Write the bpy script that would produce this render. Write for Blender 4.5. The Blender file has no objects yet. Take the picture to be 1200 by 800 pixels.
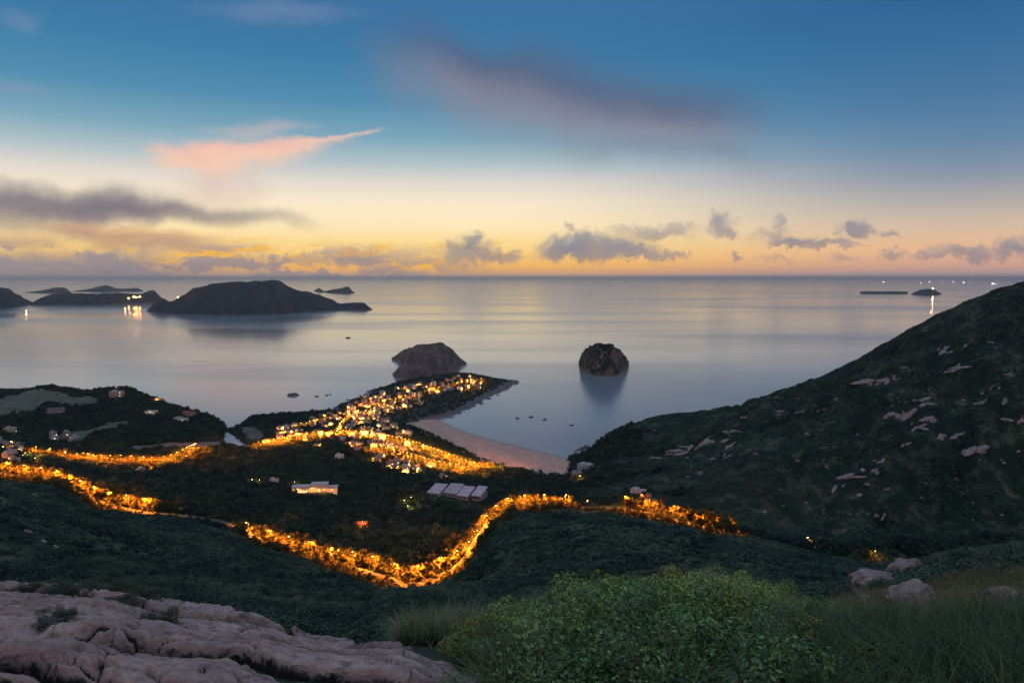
import bpy, bmesh, math, random
import numpy as np
from mathutils import Vector, Matrix
from mathutils.bvhtree import BVHTree

S = bpy.context.scene
COL = S.collection
rng = np.random.default_rng(11)
random.seed(11)

# ------------------------------------------------------------------ camera
FP = 833.3                      # focal length in pixels of a 1200 px wide frame
TH = math.radians(5.14)         # tilt below the horizontal
H = 283.0                       # height of the viewpoint above the sea
cam = bpy.data.cameras.new('camera')
camo = bpy.data.objects.new('camera', cam); COL.objects.link(camo)
camo.location = (0, 0, H); camo.rotation_euler = (math.pi/2 - TH, 0, 0)
cam.sensor_width = 36; cam.lens = 25.0
cam.clip_start = 0.1; cam.clip_end = 400000
S.camera = camo
S.view_settings.view_transform = 'Standard'; S.view_settings.look = 'None'
S.view_settings.exposure = 0.0; S.view_settings.gamma = 1.0
S.cycles.use_denoising = True
S.cycles.max_bounces = 6; S.cycles.diffuse_bounces = 2; S.cycles.glossy_bounces = 3
S.cycles.transparent_max_bounces = 8
S.cycles.sample_clamp_indirect = 4.0

CT, ST = math.cos(TH), math.sin(TH)
def hz(py, Y):                  # height of what stands at forward distance Y on picture row py
    return H - Y*np.tan(np.arctan((np.asarray(py, float)-400)/FP) + TH)
def world(px, Y, z):            # the point on picture column px at forward distance Y and height z
    dep = Y*CT - (z-H)*ST
    return (np.asarray(px, float)-600)/FP*dep, Y, z
def sea_at(px, py, z=0.0):      # where a line of sight meets the level z
    Y = (H-z)/math.tan(math.atan((py-400)/FP)+TH)
    X, _, _ = world(px, Y, z)
    return float(X), Y, z
def ray(px, py):
    xc, yc = (px-600)/FP, -(py-400)/FP
    return Vector((xc, CT+yc*ST, -ST+yc*CT)).normalized()
def azel(px, py):
    d = ray(px, py)
    return math.degrees(math.atan2(d.x, d.y)), math.degrees(math.asin(d.z))

def lin(c):
    return tuple((v/255/12.92) if v/255 <= .04045 else ((v/255+.055)/1.055)**2.4 for v in c)

# ------------------------------------------------------------------ sky
W = bpy.data.worlds.new('World'); S.world = W; W.use_nodes = True
nt = W.node_tree; nt.nodes.clear()
class G:
    """small helper that adds nodes to a tree"""
    def __init__(s, t): s.t = t
    def n(s, typ, **kw):
        x = s.t.nodes.new(typ)
        for k, v in kw.items(): setattr(x, k, v)
        return x
    def put(s, sock, v):
        if isinstance(v, bpy.types.NodeSocket): s.t.links.new(v, sock)
        elif v is not None: sock.default_value = v
    def m(s, op, a, b=None, c=None, clamp=False):
        x = s.n('ShaderNodeMath', operation=op, use_clamp=clamp)
        for i, v in enumerate((a, b, c)): s.put(x.inputs[i], v)
        return x.outputs[0]
    def v(s, op, a, b=None):
        x = s.n('ShaderNodeVectorMath', operation=op)
        s.put(x.inputs[0], a); s.put(x.inputs[1], b)
        return x.outputs['Value'] if op in ('LENGTH', 'DOT_PRODUCT') else x.outputs[0]
    def mix(s, f, a, b, blend='MIX'):
        x = s.n('ShaderNodeMix', data_type='RGBA', blend_type=blend)
        s.put(x.inputs[0], f)
        for i, c in ((6, a), (7, b)):
            s.put(x.inputs[i], c if isinstance(c, bpy.types.NodeSocket) else (*c[:3], 1))
        return x.outputs[2]
    def mr(s, val, a, b, c=0., d=1., smooth=True):
        x = s.n('ShaderNodeMapRange', interpolation_type='SMOOTHSTEP' if smooth else 'LINEAR')
        s.put(x.inputs[0], val)
        for i, q in enumerate((a, b, c, d)): s.put(x.inputs[i+1], q)
        return x.outputs[0]
    def noise(s, vec, scale, detail=3, rough=.5, col=False, lac=2.0, dist=0.0):
        x = s.n('ShaderNodeTexNoise', noise_dimensions=getattr(s, 'dims', '3D'))
        s.put(x.inputs['Vector'], vec); x.inputs['Scale'].default_value = scale
        x.inputs['Detail'].default_value = detail; x.inputs['Roughness'].default_value = rough
        x.inputs['Lacunarity'].default_value = lac; x.inputs['Distortion'].default_value = dist
        return x.outputs['Color' if col else 'Fac']
    def ramp(s, fac, stops):
        x = s.n('ShaderNodeValToRGB'); e = x.color_ramp.elements
        while len(e) < len(stops): e.new(.5)
        for el, (p, c) in zip(e, stops): el.position = p; el.color = (*c, 1)
        s.put(x.inputs[0], fac)
        return x.outputs[0]

g = G(nt); g.dims = '2D'
W.cycles.sampling_method = 'MANUAL'; W.cycles.sample_map_resolution = 256
tc = g.n('ShaderNodeTexCoord')
DIR = g.v('NORMALIZE', tc.outputs['Generated'])
sx = g.n('ShaderNodeSeparateXYZ'); g.put(sx.inputs[0], DIR)
EL = g.m('MULTIPLY', g.m('ARCSINE', sx.outputs[2]), 57.29578)
AZ = g.m('MULTIPLY', g.m('ARCTAN2', sx.outputs[0], sx.outputs[1]), 57.29578)
SKY_L = [(323,(208,168,138)),(314,(246,180,100)),(302,(256,204,112)),(284,(256,222,148)),(262,(257,235,190)),(235,(250,234,206)),(212,(226,218,208)),
         (188,(176,194,200)),(160,(126,168,188)),(120,(84,142,176)),(65,(62,124,166)),(5,(62,114,160))]
SKY_R = [(323,(170,152,156)),(312,(212,164,144)),(292,(236,186,146)),(265,(212,188,166)),(238,(178,172,170)),(208,(136,150,168)),(172,(102,136,166)),
         (120,(76,120,160)),(60,(58,110,154)),(5,(50,100,150))]
MAXEL = 90.
def skyramp(px, stops, high):
    s2 = [(max(0., azel(px, y)[1])/MAXEL, lin(c)) for y, c in stops] + high
    return g.ramp(g.m('DIVIDE', EL, MAXEL, clamp=True), s2)
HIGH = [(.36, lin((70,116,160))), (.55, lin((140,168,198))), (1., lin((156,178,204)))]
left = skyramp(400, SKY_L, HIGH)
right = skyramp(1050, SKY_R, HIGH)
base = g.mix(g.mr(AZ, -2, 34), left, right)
# the sky behind the viewer: the rosy band opposite the dawn
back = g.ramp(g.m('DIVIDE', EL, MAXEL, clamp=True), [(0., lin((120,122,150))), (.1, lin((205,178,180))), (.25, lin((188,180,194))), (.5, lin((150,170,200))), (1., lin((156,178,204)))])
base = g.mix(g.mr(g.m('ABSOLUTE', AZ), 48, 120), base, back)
# paler, greyer air at the foot of the sky far to the left
lo = g.m('MULTIPLY', g.mr(AZ, -14, -34), g.mr(EL, 2.6, .4))
base = g.mix(g.m('MULTIPLY', lo, .85), base, lin((128,130,146)))

P0 = g.n('ShaderNodeCombineXYZ'); g.put(P0.inputs[0], AZ); g.put(P0.inputs[1], EL)
P0 = P0.outputs[0]
def warp(vec, scale, amp, detail, rough=.55, sy=1.0):
    st = g.v('MULTIPLY', vec, (1, sy, 1))
    c = g.v('SUBTRACT', g.noise(st, scale, detail, rough, col=True), (.5, .5, .5))
    return g.v('ADD', vec, g.v('MULTIPLY', c, amp))
P_soft = warp(P0, .13, (6, 2.6, 0), 5, .58)
P_puff = warp(warp(P0, .35, (2.2, 1.2, 0), 1), 1.1, (1.6, 1.5, 0), 4, .62)
P_wisp = warp(P0, .22, (4.0, 1.5, 0), 5, .6, 2.2)
def cloud(col, P, px, py, w, h, colour, opacity, rot=0., edge=(1.0, .25), flat=None, colour2=None):
    a, e = azel(px, py); a2, _ = azel(px+w, py); _, e2 = azel(px, py-h)
    rx, ry = max(abs(a2-a), .1), max(abs(e2-e), .1)
    mp = g.n('ShaderNodeMapping', vector_type='TEXTURE')
    g.put(mp.inputs[0], P); mp.inputs['Location'].default_value = (a, e, 0)
    mp.inputs['Rotation'].default_value = (0, 0, math.radians(rot)); mp.inputs['Scale'].default_value = (rx, ry, 1)
    q = g.v('MULTIPLY', mp.outputs[0], (1, 1, 0))
    r = g.v('LENGTH', q)
    f = g.mr(r, edge[0], edge[1], 0., opacity)
    if flat is not None:
        s = g.n('ShaderNodeSeparateXYZ'); g.put(s.inputs[0], mp.outputs[0])
        f = g.m('MULTIPLY', f, g.mr(s.outputs[1], flat-.35, flat+.1))
    c = lin(colour)
    if colour2 is not None:
        s = g.n('ShaderNodeSeparateXYZ'); g.put(s.inputs[0], mp.outputs[0])
        c = g.mix(g.mr(s.outputs[1], -.55, .5), lin(colour2), c)
    return g.mix(f, col, c)
c = base
# the wide dark cloud and its tail
for px, py, w, h, op, rot in ((640,125,240,84,.55,-8),(570,95,175,70,.68,-10),(720,128,230,70,.7,-8),(815,145,150,56,.66,-6),(520,70,120,50,.4,-14),(870,190,80,36,.22,-14),(760,182,170,26,.18,-4)):
    c = cloud(c, P_soft, px, py, w, h, (92,96,124), op, rot, (1.05,.0), None, (146,142,154))
# low dark bands at the left
for px, py, w, h, op in ((60,240,180,30,.8),(140,236,120,27,.7),(220,252,170,19,.7),(-40,248,170,32,.65)):
    c = cloud(c, P_soft, px, py, w, h, (96,98,120), op, -2, (1.1,.1), None, (136,122,128))
# rosy bank beneath them
for px, py, w, h, op in ((170,281,130,20,.8),(110,272,90,12,.5),(20,282,70,12,.5),(250,292,80,9,.5)):
    c = cloud(c, P_wisp, px, py, w, h, (206,158,126), op, -1, (1.,.2), None, (172,138,126))
c = cloud(c, P_soft, 255, 215, 48, 40, (216,188,180), .55, 0, (1.2,.1))
# the pink feather
for px, py, w, h, op, rot in ((250,186,92,27,.95,4),(318,174,110,12,.9,9),(290,180,110,22,.9,7),(395,162,80,5,.6,9),(205,182,56,15,.8,-14),(305,152,80,14,.28,8)):
    c = cloud(c, P_wisp, px, py, w, h, (241,192,176), op, rot, (1.,.2), None, (247,206,180))
for px, py, w, h in ((28,26,40,18),(22,104,50,10),(330,15,120,18)):
    c = cloud(c, P_wisp, px, py, w, h, (142,152,182), .3, 4, (1.1,.1))
# cloud banks on the horizon, broken, with fire between
bank = g.noise(g.v('MULTIPLY', P_puff, (.16, .75, 1)), 1.0, 5, .6)
bl = g.m('MULTIPLY', g.mr(AZ, 2, -14), g.m('MULTIPLY', g.mr(EL, 3.0, 1.5), g.mr(bank, .40, .56)))
c = g.mix(g.m('MULTIPLY', bl, .78), c, g.mix(g.mr(EL, .3, 2.6), lin((134,132,146)), lin((158,148,154))))
fire = g.m('MULTIPLY', g.mr(g.noise(g.v('MULTIPLY', P_wisp, (.22, 1.5, 1)), 1.0, 4, .55), .50, .68), g.m('MULTIPLY', g.mr(EL, .45, .9), g.mr(EL, 3.4, 1.8)))
fire = g.m('MULTIPLY', fire, g.m('MULTIPLY', g.mr(AZ, -34, -20), g.mr(AZ, 14, -3)))
c = g.mix(g.m('MULTIPLY', fire, .9), c, lin((255,188,60)))
for px, py, w, h, op, k in ((20,312,70,16,.75,0),(85,318,90,12,.7,0),(150,305,50,12,.6,0),(390,306,60,12,.6,0),(430,300,26,16,.6,0),(330,308,70,8,.5,0),
    (548,300,50,17,.85,1),(590,304,34,10,.75,1),(555,288,14,14,.75,1),(690,293,62,22,.92,1),(740,296,46,14,.9,1),(660,297,40,16,.85,1),(785,300,36,7,.7,1),(670,270,10,9,.6,1),
    (768,275,56,13,.72,1),(843,262,25,17,.8,1),(850,275,22,8,.7,1),(912,264,11,14,.55,1),(938,288,58,9,.92,1),(905,280,30,8,.55,1),(985,288,26,6,.6,1),(1000,272,21,11,.9,1),(1037,275,20,7,.7,1),
    (858,302,11,7,.8,1),(1128,299,50,11,.85,1),(1190,291,36,18,.88,1),(1045,301,26,8,.7,1),(990,303,20,6,.5,1),(1230,296,60,16,.8,1),(1085,300,20,6,.5,1),(915,307,30,5,.4,1),(500,312,60,6,.4,0)):
    c = cloud(c, P_puff, px, py-2, w*1.15, h*1.2, (130,137,156) if k else (160,150,152), op*.88, 0, (1.0,.18), -.45, (146,132,138) if k else (165,140,130))
# low grey-pink veil on the sea line
c = g.mix(g.m('MULTIPLY', g.mr(EL, .5, -.1), .3), c, g.mix(g.mr(AZ, -10, 25), lin((186,156,146)), lin((150,140,154))))
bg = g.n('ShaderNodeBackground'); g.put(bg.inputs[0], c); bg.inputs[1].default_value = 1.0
# a little of the physical sky with the sun still under the horizon
sk = g.n('ShaderNodeTexSky', sky_type='NISHITA', sun_disc=False)
sk.sun_elevation = math.radians(1.0); sk.sun_rotation = math.radians(-14)
bg2 = g.n('ShaderNodeBackground'); g.put(bg2.inputs[0], sk.outputs[0]); bg2.inputs[1].default_value = 0.0
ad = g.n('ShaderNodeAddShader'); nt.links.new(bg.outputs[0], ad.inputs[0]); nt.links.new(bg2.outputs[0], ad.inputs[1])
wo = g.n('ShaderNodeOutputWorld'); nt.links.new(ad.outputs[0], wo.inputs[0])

sl = bpy.data.lights.new('sun', 'SUN'); sl.energy = 0.02; sl.angle = math.radians(40); sl.color = (1, .68, .42)
so = bpy.data.objects.new('sun', sl); COL.objects.link(so)
so.rotation_euler = (math.radians(90-5), 0, math.radians(180+14)); so.location = (0, 0, 600)

# ------------------------------------------------------------------ helpers
def perlin(x, y, seed=0):
    xi, yi = np.floor(x).astype(np.int64), np.floor(y).astype(np.int64)
    xf, yf = x-xi, y-yi
    def gr(ix, iy):
        h = (ix*374761393 + iy*668265263 + seed*982451653) & 0xffffffff
        h = ((h ^ (h >> 13))*1274126177) & 0xffffffff
        a = (h ^ (h >> 16)) % 4096 / 4096.*2*np.pi
        return np.cos(a), np.sin(a)
    f = lambda t: t*t*t*(t*(t*6-15)+10)
    def d(ox, oy):
        gx, gy = gr(xi+ox, yi+oy); return gx*(xf-ox)+gy*(yf-oy)
    u, v = f(xf), f(yf)
    a = d(0,0)+u*(d(1,0)-d(0,0)); b = d(0,1)+u*(d(1,1)-d(0,1))
    return (a+v*(b-a))*1.5
def fbm(x, y, octs=4, seed=0, gain=.5):
    x, y = np.asarray(x, float), np.asarray(y, float)
    s = 0; a = 1.
    for o in range(octs):
        s = s+a*perlin(x*2**o+17.3*o, y*2**o-9.1*o, seed+o); a *= gain
    return s
def sstep(a, b, x):
    t = np.clip((np.asarray(x, float)-a)/(b-a), 0, 1); return t*t*(3-2*t)
def pchip(x, y, q):
    x, y, q = np.asarray(x, float), np.asarray(y, float), np.asarray(q, float)
    h = np.diff(x); dl = np.diff(y, axis=0)/(h if y.ndim == 1 else h[:, None])
    m = np.zeros_like(y)
    a, b = dl[:-1], dl[1:]
    with np.errstate(all='ignore'):
        hm = np.where(a*b > 0, 2*a*b/(a+b), 0)
    m[1:-1] = np.nan_to_num(hm); m[0], m[-1] = dl[0], dl[-1]
    i = np.clip(np.searchsorted(x, q)-1, 0, len(x)-2)
    t = (q-x[i])/h[i]; t = np.clip(t, 0, 1)
    if y.ndim == 2: t = t[:, None]; hh = h[i][:, None]
    else: hh = h[i]
    return y[i]*(2*t**3-3*t*t+1)+hh*m[i]*(t**3-2*t*t+t)+y[i+1]*(-2*t**3+3*t*t)+hh*m[i+1]*(t**3-t*t)

def mesh_np(name, V, F, smooth=True):
    me = bpy.data.meshes.new(name)
    V = np.asarray(V, np.float32); F = np.asarray(F, np.int32)
    k = F.shape[1]
    me.vertices.add(len(V)); me.vertices.foreach_set('co', V.ravel())
    me.loops.add(F.size); me.loops.foreach_set('vertex_index', F.ravel())
    me.polygons.add(len(F)); me.polygons.foreach_set('loop_start', np.arange(0, F.size, k, dtype=np.int32))
    me.polygons.foreach_set('loop_total', np.full(len(F), k, np.int32))
    me.polygons.foreach_set('use_smooth', np.full(len(F), smooth))
    me.update(calc_edges=True); me.validate()
    return me
def grid_faces(nr, nc):
    i = np.arange(nr-1)[:, None]*nc+np.arange(nc-1)[None, :]
    return np.stack([i, i+1, i+nc+1, i+nc], -1).reshape(-1, 4)
def link(name, me, mat=None, parent=None):
    o = bpy.data.objects.new(name, me); COL.objects.link(o)
    if mat is not None and me is not None:
        if not me.materials: me.materials.append(mat)
    if parent is not None: o.parent = parent
    return o
def tag(o, label=None, cat=None, group=None, kind=None):
    if label: o['label'] = label
    if cat: o['category'] = cat
    if group: o['group'] = group
    if kind: o['kind'] = kind
    return o
def empty(name, loc, rz=0.):
    o = bpy.data.objects.new(name, None); COL.objects.link(o)
    o.location = loc; o.rotation_euler = (0, 0, rz); o.empty_display_size = 1
    return o
class MB:
    """collects shapes into one mesh"""
    def __init__(s): s.v = []; s.f = []
    def add(s, V, F):
        b = len(s.v); s.v += [tuple(p) for p in V]; s.f += [tuple(i+b for i in q) for q in F]; return s
    def box(s, x0, x1, y0, y1, z0, z1):
        return s.add([(x0,y0,z0),(x1,y0,z0),(x1,y1,z0),(x0,y1,z0),(x0,y0,z1),(x1,y0,z1),(x1,y1,z1),(x0,y1,z1)],
                     [(0,3,2,1),(4,5,6,7),(0,1,5,4),(1,2,6,5),(2,3,7,6),(3,0,4,7)])
    def tube(s, pts, rad, n=6):
        pts = [Vector(p) for p in pts]; rings = []
        for i, p in enumerate(pts):
            d = (pts[min(i+1, len(pts)-1)]-pts[max(i-1, 0)]).normalized()
            a = d.orthogonal().normalized(); b = d.cross(a)
            r = rad[i] if isinstance(rad, (list, tuple)) else rad
            rings.append([p+(a*math.cos(2*math.pi*k/n)+b*math.sin(2*math.pi*k/n))*r for k in range(n)])
        V = [q for r in rings for q in r]; F = []
        for i in range(len(pts)-1):
            for k in range(n): F.append((i*n+k, i*n+(k+1) % n, (i+1)*n+(k+1) % n, (i+1)*n+k))
        F.append(tuple(range(n))[::-1]); F.append(tuple((len(pts)-1)*n+k for k in range(n)))
        return s.add(V, F)
    def ball(s, c, r, nu=8, nv=6, sc=(1,1,1)):
        V = []; F = []
        for i in range(nv+1):
            a = math.pi*i/nv
            for k in range(nu):
                b = 2*math.pi*k/nu
                V.append((c[0]+r*sc[0]*math.sin(a)*math.cos(b), c[1]+r*sc[1]*math.sin(a)*math.sin(b), c[2]+r*sc[2]*math.cos(a)))
        for i in range(nv):
            for k in range(nu): F.append((i*nu+k, (i+1)*nu+k, (i+1)*nu+(k+1) % nu, i*nu+(k+1) % nu))
        return s.add(V, F)
    def mesh(s, name, smooth=False):
        me = bpy.data.meshes.new(name); me.from_pydata(s.v, [], s.f); me.update()
        if smooth: me.polygons.foreach_set('use_smooth', [True]*len(me.polygons))
        return me
    def build(s, name, mat, parent=None, smooth=False):
        me = s.mesh(name, smooth); me.materials.append(mat)
        return link(name, me, None, parent)

# ------------------------------------------------------------------ materials
def new_mat(name):
    m = bpy.data.materials.new(name); m.use_nodes = True
    t = m.node_tree; t.nodes.clear()
    gg = G(t)
    b = gg.n('ShaderNodeBsdfPrincipled'); o = gg.n('ShaderNodeOutputMaterial')
    t.links.new(b.outputs[0], o.inputs[0])
    return m, gg, b
def flat_mat(name, colour, rough=.7, var=.25, scale=1.5, metal=0., spec=.3):
    m, gg, b = new_mat(name)
    t = gg.n('ShaderNodeTexCoord')
    n = gg.noise(t.outputs['Object'], scale, 4, .6)
    oi = gg.n('ShaderNodeObjectInfo')
    k = gg.m('ADD', gg.mr(n, .25, .75, 1-var, 1+var, False), gg.mr(oi.outputs['Random'], 0, 1, -.12, .12, False))
    col = gg.v('SCALE', tuple(colour)); sc = col.node; gg.put(sc.inputs['Scale'], k)
    gg.put(b.inputs['Base Color'], col); b.inputs['Roughness'].default_value = rough
    b.inputs['Metallic'].default_value = metal; b.inputs['Specular IOR Level'].default_value = spec
    return m
def emit_mat(name, colour, strength):
    m = bpy.data.materials.new(name); m.use_nodes = True
    t = m.node_tree; t.nodes.clear(); gg = G(t)
    e = gg.n('ShaderNodeEmission'); e.inputs[0].default_value = (*colour, 1); e.inputs[1].default_value = strength
    o = gg.n('ShaderNodeOutputMaterial'); t.links.new(e.outputs[0], o.inputs[0])
    m.cycles.emission_sampling = 'NONE'
    return m
def leaf_mat(name, colours, rough=.55, through=0.):
    m, gg, b = new_mat(name)
    gi = gg.n('ShaderNodeNewGeometry'); oi = gg.n('ShaderNodeObjectInfo')
    r = gg.m('ADD', gg.m('MULTIPLY', gi.outputs['Random Per Island'], .6), gg.m('MULTIPLY', oi.outputs['Random'], .4))
    big = gg.noise(gi.outputs['Position'], .028, 5, .65)
    r = gg.m('ADD', r, gg.mr(big, .32, .68, -.5, .5, False), clamp=True)
    n = len(colours)
    gg.put(b.inputs['Base Color'], gg.ramp(r, [(i/(n-1), c) for i, c in enumerate(colours)]))
    b.inputs['Roughness'].default_value = rough; b.inputs['Specular IOR Level'].default_value = .25
    if through:                                            # thin leaves let light through
        tr = gg.n('ShaderNodeBsdfTranslucent'); mx = gg.n('ShaderNodeMixShader'); mx.inputs[0].default_value = through
        col = b.inputs['Base Color'].links[0].from_socket; m.node_tree.links.new(col, tr.inputs[0])
        out = [n_ for n_ in m.node_tree.nodes if n_.type == 'OUTPUT_MATERIAL'][0]
        m.node_tree.links.new(b.outputs[0], mx.inputs[1]); m.node_tree.links.new(tr.outputs[0], mx.inputs[2]); m.node_tree.links.new(mx.outputs[0], out.inputs[0])
    return m
def ground_mat():
    m, gg, b = new_mat('scrub_ground')
    gi = gg.n('ShaderNodeNewGeometry')
    a = gg.noise(gi.outputs['Position'], .05, 5, .62)
    d = gg.noise(gi.outputs['Position'], .6, 5, .65)
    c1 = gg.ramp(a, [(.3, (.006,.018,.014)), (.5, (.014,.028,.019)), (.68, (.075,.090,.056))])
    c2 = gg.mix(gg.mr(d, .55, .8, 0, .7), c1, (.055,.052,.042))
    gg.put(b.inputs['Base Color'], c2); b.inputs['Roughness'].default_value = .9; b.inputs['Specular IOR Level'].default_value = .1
    bp = gg.n('ShaderNodeBump'); bp.inputs['Strength'].default_value = .7; bp.inputs['Distance'].default_value = .5
    gg.put(bp.inputs['Height'], d); gg.put(b.inputs['Normal'], bp.outputs[0])
    return m
def rock_mat(name, c_dark, c_mid, c_light, scale=1., bump=.12, soil=False):
    m, gg, b = new_mat(name)
    gi = gg.n('ShaderNodeNewGeometry'); oi = gg.n('ShaderNodeObjectInfo')
    p = gg.v('ADD', gi.outputs['Position'], oi.outputs['Location'])
    a = gg.noise(p, .8*scale, 6, .65); f = gg.noise(p, 9*scale, 5, .7)
    st = gg.noise(gg.v('MULTIPLY', p, (1, 1, 3)), 2.2*scale, 4, .6)
    c = gg.ramp(gg.m('ADD', gg.m('MULTIPLY', a, .6), gg.m('MULTIPLY', f, .4)), [(.33, c_dark), (.5, c_mid), (.66, c_light)])
    c = gg.mix(gg.mr(st, .56, .72, 0, .7), c, tuple(x*.35 for x in c_dark))       # lichen and water stains
    if soil:
        at = gg.n('ShaderNodeAttribute', attribute_name='soil')
        e = gg.m('ADD', at.outputs['Fac'], gg.m('MULTIPLY', gg.m('SUBTRACT', f, .5), .9))
        c = gg.mix(gg.mr(e, .22, .48), c, (.014,.017,.012))
    gg.put(b.inputs['Base Color'], c); b.inputs['Roughness'].default_value = .85; b.inputs['Specular IOR Level'].default_value = .2
    bp = gg.n('ShaderNodeBump'); bp.inputs['Strength'].default_value = .8; bp.inputs['Distance'].default_value = bump
    gg.put(bp.inputs['Height'], gg.m('ADD', f, gg.m('MULTIPLY', a, 1.5))); gg.put(b.inputs['Normal'], bp.outputs[0])
    return m
M = {}
M['ground'] = ground_mat()
M['granite'] = rock_mat('granite', (.17,.112,.10), (.43,.30,.27), (.64,.48,.43), 1., .10, True)
M['boulder'] = rock_mat('pink_granite', (.09,.068,.066), (.27,.20,.195), (.50,.38,.37), .5, .3)
M['sea_rock'] = rock_mat('sea_rock', (.03,.028,.03), (.06,.052,.055), (.11,.09,.09), .15, .6)
M['islet_rock'] = rock_mat('islet_rock', (.05,.04,.04), (.12,.085,.085), (.2,.14,.14), .05, 1.)
M['wet_rock'] = rock_mat('shore_rock', (.05,.045,.055), (.12,.10,.115), (.22,.19,.2), .2, .5)

# ------------------------------------------------------------------ the sea
def sea_material():
    m, gg, b = new_mat('sea_water')
    gi = gg.n('ShaderNodeNewGeometry'); P = gi.outputs['Position']
    b.inputs['Base Color'].default_value = (.215,.245,.275, 1)
    b.inputs['IOR'].default_value = 1.55; b.inputs['Specular IOR Level'].default_value = .75
    calm = gg.noise(gg.v('MULTIPLY', P, (.00022, .00085, 1)), 1.0, 4, .55)
    gg.put(b.inputs['Roughness'], gg.mr(calm, .42, .62, .11, .20))
    n = gg.noise(gg.v('MULTIPLY', P, (.02, .035, 1)), 1.0, 3, .55)
    bp = gg.n('ShaderNodeBump'); bp.inputs['Distance'].default_value = 1.0
    gg.put(bp.inputs['Strength'], gg.mr(calm, .42, .62, .008, .035)); gg.put(bp.inputs['Height'], n)
    gg.put(b.inputs['Normal'], bp.outputs[0])
    return m
M['sea'] = sea_material()
rad = np.array([0, 400, 900, 1500, 2500, 4000, 7000, 12000, 20000, 35000, 60000, 90000, 125000.])
na = 96
V = [(0, 0, 0)]
for r in rad[1:]:
    for k in range(na): V.append((r*math.cos(2*math.pi*k/na), r*math.sin(2*math.pi*k/na), 0))
mb = MB(); F = [(0, 1+k, 1+(k+1) % na) for k in range(na)]
for i in range(len(rad)-2):
    for k in range(na):
        a = 1+i*na
        F.append((a+k, a+na+k, a+na+(k+1) % na, a+(k+1) % na))
mb.add(V, F); sea = mb.build('sea', M['sea'])
tag(sea, 'calm grey blue sea reaching out to the horizon', 'sea', kind='structure')

# ------------------------------------------------------------------ the land
Z = lambda Y, z: (Y, None, z)
st = []
st.append([(-250,1.0,None,H-2.6),(1450,1.0,None,H-2.6)])
st.append([(-250,6.,None,H-3.5),(300,6.,None,H-3.6),(600,6.,None,H-3.9),(900,6,None,H-4.0),(1450,6,None,H-3.9)])
st.append([(-250,13.5,684),(0,13.5,694),(100,13.5,701),(200,13,716),(300,12,734),(400,11,772),(480,20,745),(560,24,735),(620,19,742),(680,18,728),(760,17.5,716),(840,18,710),(920,24,716),(1000,40,692),(1100,62,664),(1200,66,650),(1450,70,636)])
st.append([(-250,40,694),(0,40,702),(100,40,709),(200,40,724),(300,38,736),(400,40,740),(480,48,722),(560,52,730),(620,45,748),(680,45,735),(760,45,722),(840,46,716),(920,60,722),(1000,85,698),(1100,120,672),(1200,125,658),(1450,130,644)])
st.append([(-250,250,628),(0,250,636),(100,250,652),(200,250,664),(300,235,684),(400,215,704),(480,205,706),(560,210,690),(620,230,668),(680,240,652),(760,240,647),(840,245,650),(920,250,660),(1000,260,672),(1100,300,678),(1200,300,668),(1450,300,650)])
st.append([(-250,720,546),(-60,640,555),(0,610,559),(60,590,570),(100,560,588),(140,540,599),(200,520,607),(280,495,628),(300,490,642),(350,470,657),(400,450,668),(440,430,678),(480,415,688),(520,430,678),(548,460,662),(575,510,622),(600,545,606),(620,560,603),(680,580,598),(730,565,600),(760,560,606),(800,550,616),(840,540,627),(870,545,634),(920,560,646),(1000,600,660),(1100,600,664),(1200,600,655),(1450,600,640)])
s5 = st[5]
st.append([(p, Y+16, None, float(hz(y, Y))-1.0) for p, Y, y in s5])
st.append([(-250,900,None,66),(0,860,None,66),(100,850,None,55),(200,820,None,58),(300,780,None,48),(400,760,None,41),(480,760,None,36),(560,800,None,26),(620,800,None,22),(680,790,None,22),(760,750,None,32),(840,700,None,36),(920,690,None,36),(1000,690,None,42),(1100,700,None,50),(1200,700,None,64),(1450,700,None,110)])
st.append([(-250,1150,None,38),(0,1100,None,38),(100,1100,None,35),(200,1080,None,34),(240,1060,None,24),(300,1060,None,15),(400,1050,None,13),(480,1050,None,9),(560,1030,None,3.5),(620,1000,None,3),(660,970,None,3.5),(680,955,None,7),(760,900,None,26),(840,860,None,45),(920,860,None,72),(1000,860,None,106),(1100,860,None,150),(1200,860,None,192),(1450,860,None,262)])
st.append([(-250,1350,None,44),(0,1350,None,43),(100,1350,None,42),(200,1280,None,29),(250,1230,None,22),(280,1220,None,10),(300,1240,None,8),(400,1300,None,12),(480,1240,None,5),(560,1130,None,2),(620,1080,None,1.5),(662,1045,None,1.5),(684,1040,None,9),(760,1060,None,40),(840,1060,None,72),(920,1060,None,104),(1000,1060,None,148),(1100,1040,None,198),(1200,1020,None,244),(1450,1000,None,315)])
st.append([(-250,1580,462),(0,1580,464),(60,1590,454),(100,1570,459),(145,1560,453),(175,1460,466),(200,1400,475),(235,1330,484),(255,1290,492),(268,1270,505),(280,1300,None,5),(300,1380,None,6),(340,1390,None,5),(400,1420,None,5),(480,1330,None,3),(520,1240,None,-.6),(560,1180,None,-.6),(620,1125,None,-.6),(660,1085,None,-.3),(682,1085,None,7),(720,1120,507),(760,1170,492),(800,1200,484),(870,1220,475),(905,1235,461),(940,1250,449),(1000,1250,424),(1080,1220,379),(1140,1200,352),(1200,1180,332),(1450,1150,None,350)])
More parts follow.
